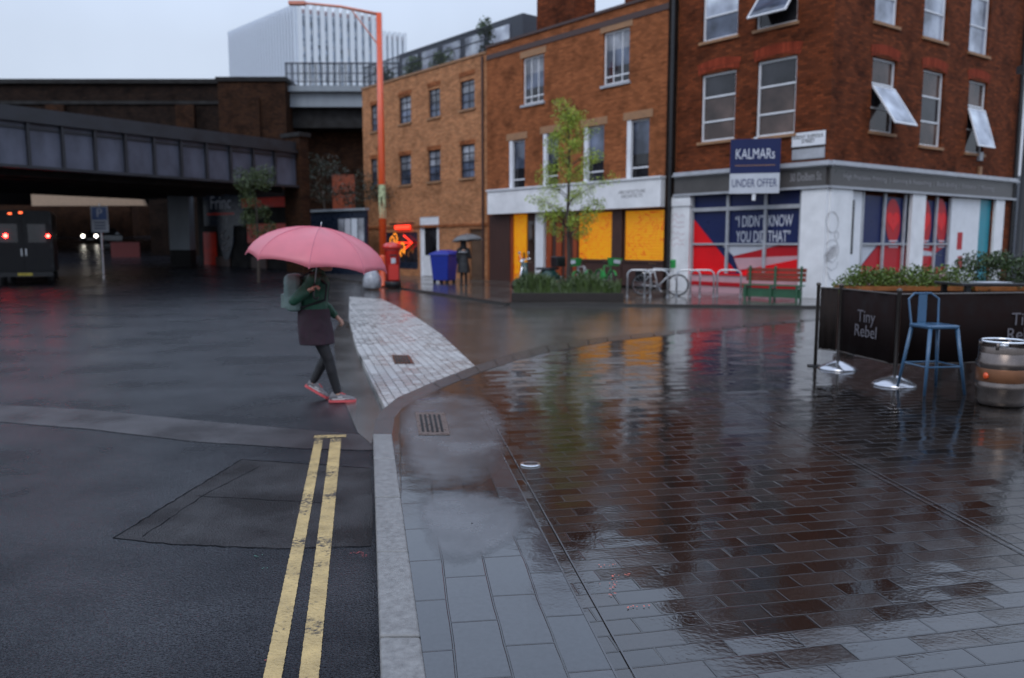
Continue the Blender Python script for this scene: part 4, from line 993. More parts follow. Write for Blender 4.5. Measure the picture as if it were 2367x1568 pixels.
# ================================================================ vehicles
def wheel(par, x, y, z, r=.34, w=.2):
    t = MB().lathe([(r*.62,-w/2),(r*.95,-w/2),(r,-w*.3),(r,w*.3),(r*.95,w/2),(r*.62,w/2)], 24).build('wheel', M['tyre'], par, True, loc=(x,y,z), rot=(0,PI/2,0))
    MB().lathe([(.02,-w*.42),(r*.3,-w*.46),(r*.61,-w*.3),(r*.61,w*.3),(r*.3,w*.46),(.02,w*.42)], 18).build('rim', M['steel'], t, True)
M['tyre'] = mat('tyre_rubber', (.014,.014,.015), .7)
M['vanpaint'] = mat('dark_van_paint', (.006,.006,.008), .4, spec=.3); M['carpaint'] = mat('black_car_paint', (.012,.012,.014), .2, coat=.6)
M['red_lamp'] = emit('red_tail_lamp', (1,.02,.015), 60.0); M['marker'] = emit('amber_red_marker_lamp', (1,.13,.04), 4.0)
M['head_lamp'] = emit('white_headlamp', (1,.93,.82), 14.0)
# box van seen from behind
va = AT(60, 648, 33.0)
t = thing('box_van', 'dark box van with red tail lamps driving away at the left edge', 'van', (va.x,va.y,-.09), R(27))
MB().slab_y([(-1.05,.55),(1.05,.55),(1.05,2.95),(.98,3.05),(-.98,3.05),(-1.05,2.95)], 0, 3.6).build('cargo_box', M['vanpaint'], t)
bevel(MB().slab_y([(-.95,.4),(.95,.4),(.98,1.3),(.88,2.05),(-.88,2.05),(-.98,1.3)], 3.65, 5.6).build('cab', M['carpaint'], t), .08, 3)
MB().box(-1.0,1.0,-.12,.0,.36,.54).build('bumper', M['black'], t)
MB().box(-.98,-.02,-.03,-.001,.6,2.7).box(.02,.98,-.03,-.001,.6,2.7).build('rear_door', M['vanpaint'], t)
for sx in (-1,1):
    MB().box(sx*.5-.32,sx*.5+.32,-.036,-.031,1.75,2.5).build('rear_window', M['glass'], t)
    MB().box(sx*.08-.02,sx*.08+.02,-.07,-.031,1.2,1.5).build('handle', M['steel'], t)
    for z in (.8,1.6,2.6): MB().box(sx*1.0-.03,sx*1.0+.03,-.05,.02,z-.07,z+.07).build('hinge', M['black'], t)
    for y in (1.0,4.6): wheel(t, sx*.85, y, .34)
sxs = 805/25
for tx,ty,r,mn in ((15,545,.075,'red_lamp'),(109,545,.065,'red_lamp'),(118,652,.06,'red_lamp'),(22,650,.05,'red_lamp')):
    c = AT(tx,ty,va.y); MB().lathe([(r*.2,0),(r,.0),(r*.9,.05),(r*.2,.06)], 14).build('tail_lamp', M[mn], t, True, loc=(max(-.98,min(1.0,(c.x-va.x)*.9)),-.035,max(.44,c.z+.09)), rot=(PI/2,0,0))
for tx,ty in ((22,494),(47,490)):
    c = AT(tx,ty,va.y); MB().box(-.06,.06,-.03,.0,-.03,.03).build('marker_lamp', M['marker'], t, loc=((c.x-va.x)*.84,-.001,min(2.96,c.z+.09)))
MB().box(-.26,.26,-.125,-.12,.40,.51).build('number_plate', mat('yellow_plate', (.55,.42,.05), .4), t)
# car coming the other way
ca = AT(211, 604, 70.0); zr_ = ROADZ(70)
t = thing('oncoming_car', 'dark car with white headlamps coming from under the bridge', 'car', (ca.x,70,zr_), R(0))
prof = [(-.85,.25),(.85,.25),(.88,.75),(.80,.9),(-.80,.9),(-.88,.75)]
b_ = MB().slab_y(prof, 0, 4.1).build('body', M['carpaint'], t); bevel(b_, .08, 3)
cab = MB().rings([[(-.78,1.1,.88),(.78,1.1,.88),(.78,3.7,.88),(-.78,3.7,.88)],[(-.62,1.8,1.42),(.62,1.8,1.42),(.62,3.2,1.42),(-.62,3.2,1.42)]]).build('cabin', M['glass'], t)
for sx in (-1,1):
    MB().lathe([(.02,0),(.13,0),(.12,.05),(.02,.07)], 14).build('headlamp', M['head_lamp'], t, True, loc=(sx*.57,-.03,.68), rot=(PI/2,0,0))
    for y in (.8,3.2): wheel(t, sx*.75, y, .32, .32)
MB().box(-.3,.3,-.03,-.0,.36,.47).build('number_plate', M['offwhite'], t)

# ================================================================ orange lamp post, pillar box, neon
pb0 = G(887, 662); pz = pb0.y
t = thing('orange_lamp_post', 'tall orange lamp post with a long arm reaching left from its top', 'lamp post', (pb0.x,pz,0))
ztop = CAMH + ray(880*K,30*K).z/ray(880*K,30*K).y*pz
xt = AT(876,30,pz).x-pb0.x
MB().tube([(0,0,0),(xt*.5,0,ztop*.5),(xt,0,ztop)], [.15,.125,.10], 14).build('pole', M['orange'], t, True)
MB().lathe([(.19,0),(.19,.05),(.165,.08),(.16,1.1),(.14,1.2)], 16).build('base', M['orange'], t, True)
al = AT(876,30,pz).x-AT(700,14,pz).x
MB().tube([(xt,0,ztop-.05),(xt-al*.5,0,ztop+.22),(xt-al,0,ztop+.35)], [.06,.05,.04], 10).build('arm', M['pinkorange'], t, True)
MB().box(xt-al-.5,xt-al+.1,-.12,.12,ztop+.28,ztop+.40).build('lamp_head', M['pinkorange'], t)
MB().tube([(xt,0,ztop-1.2),(xt-al*.35,0,ztop+.08)], .025, 8).build('brace', M['pinkorange'], t)
for i,(ty) in enumerate((452,480)):
    z = AT(880,ty,pz).z; MB().lathe([(.137,-.4),(.137,.4)], 14, (xt*z/ztop*.9,0,z), cap=False).build('sticker', mat('pale_green_sticker', (.45,.50,.28), .5, var=.5, scale=8), t)
bx_ = G(911, 664)
t = thing('pillar_box', 'red pillar box with domed cap beside the orange lamp post', 'post box', (bx_.x, bx_.y-.3, 0), R(15))
MB().lathe([(.31,0),(.31,.22),(.29,.24)], 28).build('plinth', M['black'], t, True)
M['postred'] = mat('post_box_red', (.62,.022,.012), .22, var=.06, coat=.5)
MB().lathe([(.27,.24),(.27,1.36),(.29,1.40)], 32).build('body', M['postred'], t, True)
MB().lathe([(.29,1.40),(.36,1.43),(.37,1.50),(.34,1.56),(.22,1.64),(.02,1.68)], 32).build('cap', M['postred'], t, True)
MB().box(-.13,.13,-.285,-.24,1.17,1.22).build('slot', M['black'], t); MB().box(-.08,.08,-.285,-.25,.9,1.09).build('notice_plate', M['offwhite'], t)
MB().box(-.18,.18,-.277,-.24,.3,.85).build('collection_door', M['postred'], t)
# neon in the dark shop window
nx,_,nz0,nz1 = FL.rect(905,960,500,580)
t = thing('neon_sign', 'red and amber neon sign glowing in the dark shop window behind the pillar box', 'neon sign', FL.world(nx, -.12, nz0), FL.ang)
M['neon_red'] = emit('red_neon', (1,.035,.015), 3.5); M['neon_amber'] = emit('amber_neon', (1,.30,.02), 2.0)
w = FL.rect(905,960,500,580)[1]-nx; h = nz1-nz0
q = MB()
for k in range(3): q.tube([(w*.25+w*.62*f, 0, h*(.93-.035*k)) for f in (0,.5,1)], .03, 6)
q.tube([(w*.62,0,h*.66),(w*.95,0,h*.45),(w*.62,0,h*.26)], .03, 6); q.tube([(w*.3,0,h*.45),(w*.93,0,h*.45)], .025, 6)
q.build('red_tube', M['neon_red'], t)
q = MB()
for ox,oz,s in ((.20,.60,1),(.52,.34,.9)):
    q.tube([(w*(ox+.16*s*math.sin(a)), -.03, h*(oz+.14*s*math.sin(a*2+.6)-.01*i)) for i,a in enumerate([j*.35 for j in range(19)])], .02, 6)
q.tube([(w*.1,0,h*.3),(w*.25,0,h*.12),(w*.42,0,h*.2),(w*.5,0,h*.05)], .018, 6)
q.build('amber_tube', M['neon_amber'], t)
MB().box(-.02,w*1.0,.03,.05,h*.98,h*1.02).build('hanging_rail', M['black'], t)
# wheelie bin, rubbish sack
bb = G(1027, 655)
t = thing('wheeled_bin', 'large blue wheeled bin in front of the white doorway', 'bin', (bb.x,bb.y,0), R(-28))
M['binblue'] = mat('blue_bin_plastic', (.010,.030,.30), .35, var=.1)
b_ = MB().rings([[(-.36,-.32,.12),(.36,-.32,.12),(.36,.32,.12),(-.36,.32,.12)],[(-.44,-.40,1.15),(.44,-.40,1.15),(.44,.40,1.15),(-.44,.40,1.15)]]).build('body', M['binblue'], t); bevel(b_,.04,3)
l_ = MB().rings([[(-.48,-.44,1.15),(.48,-.44,1.15),(.48,.44,1.15),(-.48,.44,1.15)],[(-.46,-.40,1.22),(.46,-.40,1.22),(.46,.40,1.30),(-.46,.40,1.30)],[(-.2,-.1,1.34),(.2,-.1,1.34),(.2,.1,1.36),(-.2,.1,1.36)]]).build('lid', M['binblue'], t); bevel(l_,.03,2)
for x,y in ((-.3,-.26),(.3,-.26),(.3,.26),(-.3,.26)): MB().lathe([(.02,-.025),(.09,-.025),(.09,.025),(.02,.025)], 14).build('wheel', M['tyre'], t, True, loc=(x,y,.09), rot=(0,PI/2,0))
MB().tube([(-.3,.42,1.1),(-.3,.5,1.12),(.3,.5,1.12),(.3,.42,1.1)], .02, 8).build('handle', M['binblue'], t)
sk_ = G(860, 668)
t = thing('rubbish_sack', 'shiny silver grey plastic sack on the paving left of the pillar box', 'sack', (sk_.x,sk_.y,0))
rn = random.Random(3); mb = MB(); rs = []
for z,r in ((0,.24),(.05,.32),(.25,.36),(.5,.30),(.68,.16),(.74,.06),(.86,.12)):
    rs.append([( (r*(1+rn.uniform(-.16,.16)))*math.cos(2*PI*k/18), (r*(1+rn.uniform(-.16,.16)))*math.sin(2*PI*k/18), z) for k in range(18)])
s_ = mb.rings(rs).build('bag', mat('silver_plastic', (.30,.31,.34), .2, var=.3, scale=9, coat=.4), t, True); sd = s_.modifiers.new('Subdivision','SUBSURF'); sd.levels = 2; sd.render_levels = 2
MB().torus((0,0,.73), .075, .018, 'z').build('tie', M['black'], t)
# ================================================================ street tree and planting bed
def tree_trunk(pts, r): return MB().tube(pts, r, 9)
tb = G(1312, 690)
t = thing('street_tree', 'slim young street tree with lime green leaves in front of the white fascia', 'tree', (tb.x,tb.y,.03))
px = tb.y/805*K   # metres per T unit at its depth
zz = lambda ty: (693-ty)*px
tr = MB().tube([(0,0,0),(.03,0,1.2),(-.02,0,2.4),(.02,.02,3.6),(.0,0,zz(330)),(.02,0,zz(268))], [.075,.06,.05,.035,.02,.008], 9)
rn = random.Random(4); cs = []
for k in range(34):
    f = (k+.5)/34; ty = 545 - f*285
    half = 95*math.exp(-((ty-470)/70)**2) + 34 + 26*math.exp(-((ty-360)/45)**2)
    if ty < 310: half = 34
    ln = half*px*rn.uniform(.45,1.0); a = k*2.4
    z0 = zz(ty)-.45*ln; z1 = zz(ty)+rn.uniform(-.05,.15)
    e = (ln*math.cos(a), ln*math.sin(a)*.8, z1)
    tr.tube([(0,0,z0),(e[0]*.5,e[1]*.5,(z0+z1)/2+.08),e], [.018,.011,.004], 5)
    for s in (.55,.8,1.05):
        cs.append((e[0]*s, e[1]*s, z0+(z1-z0)*s+rn.uniform(-.08,.12), rn.uniform(.14,.34), rn.uniform(.12,.28)))
tr.build('trunk', M['bark'], t)
lm = leaf_mass(11500, .05, lambda r_: clumps(r_, cs), 8); lm.build('crown', M['leaf_lime'], t)
M['leaf_dim'] = leaf('dim_green_leaf', (.04,.065,.012))
# small tree by the arches, dark green
t2 = G(598, 652); t = thing('small_tree', 'small dark green tree in front of the red shopfront under the bridge', 'tree', (t2.x,t2.y,-.03))
MB().tube([(0,0,0),(.05,0,1.5),(0,0,3.6)], [.07,.05,.02], 8).build('trunk', M['bark'], t)
cs2 = [(random.gauss(0,.4),random.gauss(0,.35),random.uniform(2.0,4.7),.35,.35) for _ in range(20)]
leaf_mass(3800, .075, lambda r_: clumps(r_, cs2), 9).build('crown', M['leaf_dim'], t)
M['leaf_grass'] = leaf('bed_grass_blade', (.050,.085,.016))
M['sootwood'] = mat('wet_dark_sleeper', (.018,.011,.008), .4, var=.5, scale=5, bump=.4, stretch=(.6,6,6))
# raised planting bed with grasses
b0, b1 = G(1182,700), G(1442,700); FB = Facade((b0.x,b0.y),(b1.x-b0.x,b1.y-b0.y)); wB = (b1-b0).length
t = thing('planting_bed', 'low dark timber edged bed of grasses and weeds around the street tree', 'planter', (b0.x,b0.y,.03), FB.ang)
bd = MB().box(0,wB,0,.09,0,.24).box(0,.09,.09,1.4,0,.24).box(wB-.09,wB,.09,1.4,0,.24).box(.09,wB-.09,1.31,1.4,0,.24); bevel(bd.build('edging', M['sootwood'], t), .012)
MB().box(.09,wB-.09,.09,1.31,.01,.19).build('soil', M['soot'], t)
def grass(n, wd, d0, d1, h, seed, z=.2):
    r_ = random.Random(seed); mb = MB()
    for _ in range(n):
        x, y = r_.uniform(.1,wd-.1), r_.uniform(d0,d1); hh = h*r_.uniform(.35,1.1)*(.6+.8*abs(math.sin(x*2.3)))*(.35 if abs(x-wB*.55)<.1 else 1)
        dx, dy = r_.uniform(-.22,.22)*hh*2, r_.uniform(-.22,.22)*hh*2; w = .014
        mb.add([(x-w,y,z),(x+w,y,z),(x+w*.8+dx*.4,y+dy*.4,z+hh*.6),(x-w*.8+dx*.4,y+dy*.4,z+hh*.6),(x+dx,y+dy,z+hh*.9)], [(0,1,2,3),(3,2,4)])
    return mb
tag(grass(3200, wB, .02, 1.28, .5, 6, .17).build('grasses', M['leaf_grass'], t), kind='stuff')
M_ = M
cs3 = [(random.uniform(.3,wB-.3), random.uniform(.2,1.2), random.uniform(.25,.5), .22, .18) for _ in range(16)]
leaf_mass(1500, .07, lambda r_: clumps(r_, cs3), 12).build('foliage', M['leaf_dark'], t)

# ================================================================ cycles and stands
def bicycle(name, label, loc, rz, fm, extra=None, lean=0, group='bicycles parked along the far pavement'):
    t = thing(name, label, 'bicycle', loc, rz, group); t.rotation_euler = (R(lean),0,rz)
    r = .335; wb = 1.05
    for x, nm in ((-wb/2,'wheel'),(wb/2,'wheel')):
        w = MB().torus((x,0,r), r-.02, .021, 'y', 36, 7).build(nm, M['tyre'], t, True)
        sp = MB().torus((x,0,r), r-.045, .010, 'y', 30, 5)
        for k in range(12): a = 2*PI*k/12; sp.tube([(x,.012*(-1)**k,r),(x+(r-.05)*math.cos(a),0,r+(r-.05)*math.sin(a))], .0028, 4)
        sp.lathe([(.025,-.03),(.025,.03)], 10, (0,0,0)) if False else None
        sp.build('spokes', M['steel'], w)
    bb, st, hd = (-.06,0,.29), (-.20,0,.84), (.36,0,.86)
    f = MB().tube([bb,st],.019,8).tube([st,(.33,0,.80)],.018,8).tube([bb,(.36,0,.74)],.023,8).tube([hd,(.39,0,.70),(.45,0,.5),(wb/2,0,r)],.017,8)
    for s in (-1,1): f.tube([(-.07,.04*s,.29),(-wb/2,.055*s,r)],.011,6).tube([(-.19,.03*s,.8),(-wb/2,.055*s,r)],.010,6)
    f.build('frame', fm, t, True)
    ck = MB().torus((-.06,-.05,.29), .085, .008, 'y', 20, 5)
    ck.tube([(-.06,-.07,.29),(.04,-.075,.16)],.010,6).box(-.005,.09,-.14,-.07,.145,.17).tube([(-.06,.07,.29),(-.16,.075,.42)],.010,6).box(-.21,-.11,.07,.14,.405,.43); ck.build('crank', M['steel'], t)
    sd = MB().tube([st,(-.225,0,.94)],.014,8); sd.rings([[(-.36,-.075,.95),(-.36,.075,.95),(-.36,.075,.985),(-.36,-.075,.985)],[(-.22,-.055,.95),(-.22,.055,.95),(-.22,.055,.985),(-.22,-.055,.985)],[(-.09,-.018,.95),(-.09,.018,.95),(-.09,.018,.975),(-.09,-.018,.975)]]); sd.build('saddle', M['black'], t)
    hb = MB().tube([(.34,0,.86),(.32,0,1.0)],.014,8).tube([(.22,-.28,1.03),(.33,-.22,1.03),(.34,0,1.0),(.33,.22,1.03),(.22,.28,1.03)],.012,8); hb.build('handlebar', M['black'], t, True)
    if extra: extra(t, wb, r)
    return t
def hire_kit(t, wb, r):
    M_g = M['hiregreen']
    for x, a0, a1 in ((-wb/2, 20, 190), (wb/2, 30, 180)):
        mb = MB()
        rs = [];
        for k in range(15):
            a = R(a0+(a1-a0)*k/14); c,s = math.cos(a), math.sin(a)
            rs.append([(x+(r+.02)*c,-.04,r+(r+.02)*s),(x+(r+.02)*c,.04,r+(r+.02)*s),(x+(r+.032)*c,.04,r+(r+.032)*s),(x+(r+.032)*c,-.04,r+(r+.032)*s)])
        mb.rings(rs).build('mudguard', M_g, t, True)
    bk = MB().rings([[(.42,-.13,.86),(.70,-.13,.86),(.70,.13,.86),(.42,.13,.86)],[(.38,-.19,1.1),(.78,-.19,1.1),(.78,.19,1.1),(.38,.19,1.1)]], cap=False); bk.poly([(.42,-.13,.861),(.70,-.13,.861),(.70,.13,.861),(.42,.13,.861)])
    o = bk.build('basket', M_g, t); s_ = o.modifiers.new('Solidify','SOLIDIFY'); s_.thickness = .012
    MB().slab_y([(-.40,.30),(-.12,.28),(.02,.36),(-.16,.62),(-.30,.60)], -.045, .045).build('skirt_guard', M_g, t)
    MB().box(.79,.80,-.12,.12,.93,1.05).build('front_plate', M['offwhite'], t)
M['hiregreen'] = mat('bright_green_plastic', (.03,.32,.075), .35, var=.1); M['bikewhite'] = mat('white_cycle_enamel', (.6,.61,.63), .3); M['bikegreen'] = mat('green_cycle_enamel', (.05,.25,.12), .35)
p = G(1352, 676); bicycle('hire_bicycle', 'white and green hire bicycle parked at the left of the yellow window', (p.x,p.y+.3,.03), R(-118), M['bikewhite'], hire_kit, 6)
p = G(1400, 674); bicycle('hire_bicycle', 'second green hire bicycle turned towards the dark window pier', (p.x,p.y+.5,.03), R(-72), M['hiregreen'], hire_kit, -6)
p = G(1525, 686)
def pannier(t, wb, r):
    MB().box(-.75,-.35,.06,.18,.42,.76).build('pannier', M['vanpaint'], t); MB().box(.30,.46,-.09,.09,.86,1.10).build('green_bag', M['hiregreen'], t)
    MB().tube([(-.55,.0,.7),(-.2,.0,.72)],.01,6).build('carrier', M['steel'], t)
bicycle('bicycle', 'pale grey bicycle with a green bar bag leaning on the steel stands', (p.x,p.y,.03), R(-12), M['bikewhite'], pannier, 5)
def stand(tx, ty, label, first=[None]):
    p = G(tx, ty)
    if first[0] is None:
        t = thing('bike_stand', label, 'bike stand', (0,0,0), 0, 'steel hoop bike stands on the far pavement')
        w, h, r = .34, .80, .16; pts = [(-w,0,0),(-w,0,h-r)]
        for k in range(1,7): a = R(180-15*k); pts.append((-w+r+r*math.cos(a),0,h-r+r*math.sin(a)))
        for k in range(0,7): a = R(90-15*k); pts.append((w-r+r*math.cos(a),0,h-r+r*math.sin(a)))
        pts.append((w,0,0)); MB().tube(pts,.027,10).build('hoop', M['steel'], t, True)
        for s in (-1,1): MB().lathe([(.06,0),(.06,.012),(.03,.015)], 14, (s*w,0,0)).build('foot_plate', M['steel'], t)
        first[0] = t
    else: t = copy_tree(first[0])
    t['label'] = label; t.location = (p.x,p.y,.03); t.rotation_euler = (0,0,R(-14))
for tx,lab in ((1476,'steel hoop bike stand nearest the planting bed'),(1516,'steel hoop bike stand with the pale bicycle leaning on it'),(1590,'steel hoop bike stand in front of the white pilaster'),(1622,'steel hoop bike stand in front of the red window corner'),(1684,'steel hoop bike stand next to the green bench')): stand(tx, 689, lab)
# bench
p0, p1 = G(1708,694), G(1852,700); w = (p1-p0).length; an = math.atan2(p1.y-p0.y,p1.x-p0.x)
t = thing('street_bench', 'green slatted bench with a reddish back in front of the red shop window', 'bench', (p0.x,p0.y,.03), an)
M['bench'] = mat('green_bench_paint', (.025,.10,.05), .35); M['benchback'] = mat('red_brown_slats', (.22,.035,.018), .4)
mb = MB()
for k in range(4): mb.box(.03,w-.03,.02+k*.11,.11+k*.11,.40,.435)
bevel(mb.build('seat', M['bench'], t), .006)
mb = MB()
for k in range(3): mb.box(.03,w-.03,.46+k*.02,.49+k*.02,.52+k*.13,.63+k*.13)
bevel(mb.build('backrest', M['benchback'], t), .006)
for x in (.15,w/2,w-.15):
    MB().box(x-.03,x+.03,.03,.08,0,.40).box(x-.03,x+.03,.42,.47,0,.95).box(x-.03,x+.03,.08,.42,.34,.395).build('leg', M['bench'], t)
MB().box(.05,w-.05,.12,.16,.08,.33).build('front_board', M['bench'], t)
# scooter
p = G(1238, 684)
t = thing('motor_scooter', 'dark green scooter parked behind the planting bed before the white post', 'scooter', (p.x,p.y+1.6,.03), R(-152))
M['scgreen'] = mat('dark_green_scooter_paint', (.012,.050,.045), .25, coat=.5)
for x in (-.62,.62):
    w = MB().torus((x,0,.23), .18, .05, 'y', 24, 8).build('wheel', M['tyre'], t, True); MB().lathe([(.02,-.03),(.13,-.03),(.13,.03),(.02,.03)], 16).build('rim', M['steel'], w, True, loc=(x,0,.23), rot=(PI/2,0,0))
bd = MB().rings([[(x+y*0, y*wd, z0+(z1-z0)*zf) for y,zf in ((-1,0),(1,0),(1,.7),(.6,1),(-.6,1),(-1,.7))] for x,wd,z0,z1 in ((-.95,.10,.42,.58),(-.7,.19,.32,.72),(-.35,.20,.26,.72),(-.1,.17,.24,.5),(.05,.16,.22,.32),(.3,.16,.22,.32))]).build('body', M['scgreen'], t, True); bevel(bd,.02,2)
MB().rings([[(x,y*.22*k,z) for y,z in ((-1,.28),(1,.28),(.9,.6),(.55,.98),(-.55,.98),(-.9,.6))] for x,k in ((.32,1),(.40,1.0),(.47,.6))]).build('leg_shield', M['scgreen'], t, True)
MB().rings([[(x,y*w,z) for y,z in ((-1,.72),(1,.72),(.9,.80),(-.9,.80))] for x,w in ((-.9,.10),(-.5,.16),(-.12,.12))]).build('seat', M['black'], t)
MB().tube([(.62,0,.23),(.5,0,.6),(.40,0,1.05)],.03,8).tube([(.33,-.33,1.10),(.40,0,1.06),(.33,.33,1.10)],.016,8).build('handlebar', M['chrome'], t, True)
for s in (-1,1): MB().ball((.40,s*.30,1.28),.015,.075,.05,10).tube([(.36,s*.25,1.10),(.40,s*.30,1.25)],.008,5).build('mirror', M['chrome'], t)
MB().ball((.47,0,1.0),.06,.075,.075,12).build('headlamp', M['chrome'], t, True)
MB().box(-.99,-.975,-.1,.1,.40,.52).build('number_plate', M['offwhite'], t)
# window-box like top box
bevel(MB().box(-1.1,-.74,-.2,.2,.82,1.16).build('top_box', M['black'], t), .03)

# ================================================================ cafe corner at the right
pA, pB, pC = G(1936, 853), G(2067, 890), G(1884, 846)
M['chromebase'] = mat('polished_dome_base', (.55,.55,.58), .2, metal=.9, var=.05)
M['postpaint'] = mat('dark_bronze_post', (.10,.085,.075), .35, metal=.6)
M['canvas'] = mat('dark_brown_canvas', (.010,.0045,.004), .9, var=.3, scale=7, spec=.15)  # near black: vignette darkness put into the cloth colour
M['canvas_grey'] = mat('grey_brown_canvas', (.022,.016,.014), .9, var=.3, scale=7, spec=.15)  # lighter grey brown for the left end screen
H_ = 1.06
def cafe_post(p, label, dome=True):
    t = thing('barrier_post', label, 'post', (p.x,p.y,0), 0, 'cafe barrier posts')
    r = .235
    if dome: MB().lathe([(r,0),(r,.012),(r*.92,.03),(r*.6,.070),(r*.3,.10),(.03,.115)], 32).build('base', M['chromebase'], t, True)
    else: MB().lathe([(.10,0),(.10,.015),(.03,.02)], 20).build('base', M['black'], t)
    MB().lathe([(.022,.02),(.022,H_),(.03,H_+.005),(.03,H_+.03),(.01,H_+.045)], 14).build('pole', M['postpaint'], t, True)
    return t
cafe_post(pA, 'dark cafe barrier post on a dull chrome dome at the left of the lettered screen')
cafe_post(pB, 'dark cafe barrier post on the brightest chrome dome, before the blue stool')
cafe_post(pC, 'slim dark end post of the cafe barrier with no chrome dome', False)
pD = Vector((pB.x+2.9, pB.y+.55, 0)); cafe_post(pD, 'dark cafe barrier post at the right end behind the keg')
def banner(p, q, label, m, txt, z0=.24, z1=1.03, tsize=.2, fx=.5):
    d = (q-p); L = d.length; t = thing('barrier_screen', label, 'cafe barrier', (p.x,p.y,0), math.atan2(d.y,d.x), 'cafe barrier screens')
    mb = MB(); n = 14
    rs = [[(.035+(L-.07)*i/n, .006*math.sin(i*1.3)-.004, z0+.008*math.sin(i*.9)), (.035+(L-.07)*i/n, .006*math.sin(i*1.3)+.004, z0+.008*math.sin(i*.9)), (.035+(L-.07)*i/n, .006*math.sin(i*1.3)+.004, z1), (.035+(L-.07)*i/n, .006*math.sin(i*1.3)-.004, z1)] for i in range(n+1)]
    mb.rings(rs).build('canvas', m, t, True)
    for zz_, rr_ in ((z1+.005,.011),(z0-.005,.009)): MB().tube([(.02,0,zz_),(L-.02,0,zz_)],rr_,8).build('rail', M['postpaint'], t)
    if txt: text(txt, tsize, M['chalk'], t, x=L*fx, y=-.016, z=(z0+z1)/2+.0, ext=.002, lines=.85, width=None)
    return t
M['chalk'] = mat('shaded_white_print', (.13,.12,.135), .7, var=.3, scale=25)  # white print darkened, vignette shade put into its colour
banner(pC, pA, 'grey brown plain canvas screen at the left end of the cafe barrier', M['canvas_grey'], None)
banner(pA, pB, 'dark brown canvas cafe screen printed Tiny Rebel between the two chrome domes', M['canvas'], 'Tiny\nRebel', tsize=.21)
banner(pB, pD, 'long dark brown canvas cafe screen behind the blue stool and keg', M['canvas'], 'Tiny\nRebel', tsize=.21, fx=.56)
# planters with hedge behind
def planter(p, q, label, seed, h, leafm, n=4200):
    d = q-p; L = d.length; t = thing('hedge_planter', label, 'planter', (p.x,p.y,0), math.atan2(d.y,d.x), 'hedge planters behind the cafe barrier')
    bx = MB().box(0,L,0,.5,.04,.94); bevel(bx.build('box', M['dkwood'], t), .01)
    MB().box(-.03,L+.03,-.03,.53,.94,1.0).build('rim', M['planterrim'], t)
    for x in (.1,L-.1): MB().box(x-.05,x+.05,.05,.45,0,.04).build('foot', M['black'], t)
    r_ = random.Random(seed)
    cs = [(r_.uniform(.0,L), .25+r_.uniform(-.15,.15), 1.0+r_.uniform(-.05,h*.8), .20, .15) for _ in range(int(L*22))]
    leaf_mass(int(n*L*1.3), .036, lambda q_: clumps(q_, cs), seed).build('foliage', leafm, t)
    sm = MB()
    for k in range(int(L*5)): x = .1+(L-.2)*k/(L*5); sm.tube([(x,.25,.95),(x+r_.uniform(-.1,.1),.25+r_.uniform(-.1,.1),1.0+h*.75)],.008,5)
    sm.build('stem', M['bark'], t)
M['planterrim'] = mat('orange_brown_planter_rim', (.26,.085,.018), .5, var=.3, scale=5)
M['hedge'] = leaf('cafe_hedge_leaf', (.085,.135,.016)); M['hedge_dk'] = leaf('dark_cafe_hedge_leaf', (.030,.058,.011))
q0 = G(1952, 822); q1_ = q0 + Vector((1.62,-.10,0)); q2_ = q0 + Vector((1.78,-.11,0)); q3_ = q0 + Vector((4.6,-.3,0))
planter(q0, q1_, 'cafe planter with lower yellow green hedge, left one', 31, .22, M['hedge'])
planter(q2_, q3_, 'longer cafe planter with taller dark green hedge, right one', 32, .48, M['hedge_dk'])
# blue metal bar stool
p = G(2150, 905)
t = thing('bar_stool', 'pale blue metal bar stool with a low back beside the cafe barrier', 'stool', (p.x,p.y,0), R(8))
M['stoolblue'] = mat('blue_metal_stool', (.040,.105,.195), .3, var=.12, coat=.3)  # blue darkened, the vignette put into the paint
sh = .72
rs = [[(sx*s,sy*s,z) for sx,sy in ((-1,-.85),(-.85,-1),(.85,-1),(1,-.85),(1,.85),(.85,1),(-.85,1),(-1,.85))] for s,z in ((.17,sh-.02),(.185,sh-.005),(.185,sh+.015),(.17,sh+.02))]
bevel(MB().rings(rs).build('seat', M['stoolblue'], t), .004)
for sx in (-1,1):
    for sy in (-1,1): MB().tube([(sx*.155,sy*.155,sh-.01),(sx*.235,sy*.235,.0)],[.022,.016],8).build('leg', M['stoolblue'], t, True)
z = .30; k = .155+.08*(sh-z)/sh
MB().tube([(-k,-k,z),(k,-k,z),(k,k,z),(-k,k,z)],.010,6,closed=True).build('footrest', M['stoolblue'], t)
MB().tube([(-.16,.16,sh),(-.18,.20,sh+.28),(-.10,.225,sh+.34),(.10,.225,sh+.34),(.18,.20,sh+.28),(.16,.16,sh)],.012,8).box(-.05,.05,.212,.222,sh+.01,sh+.33).build('back', M['stoolblue'], t, False)
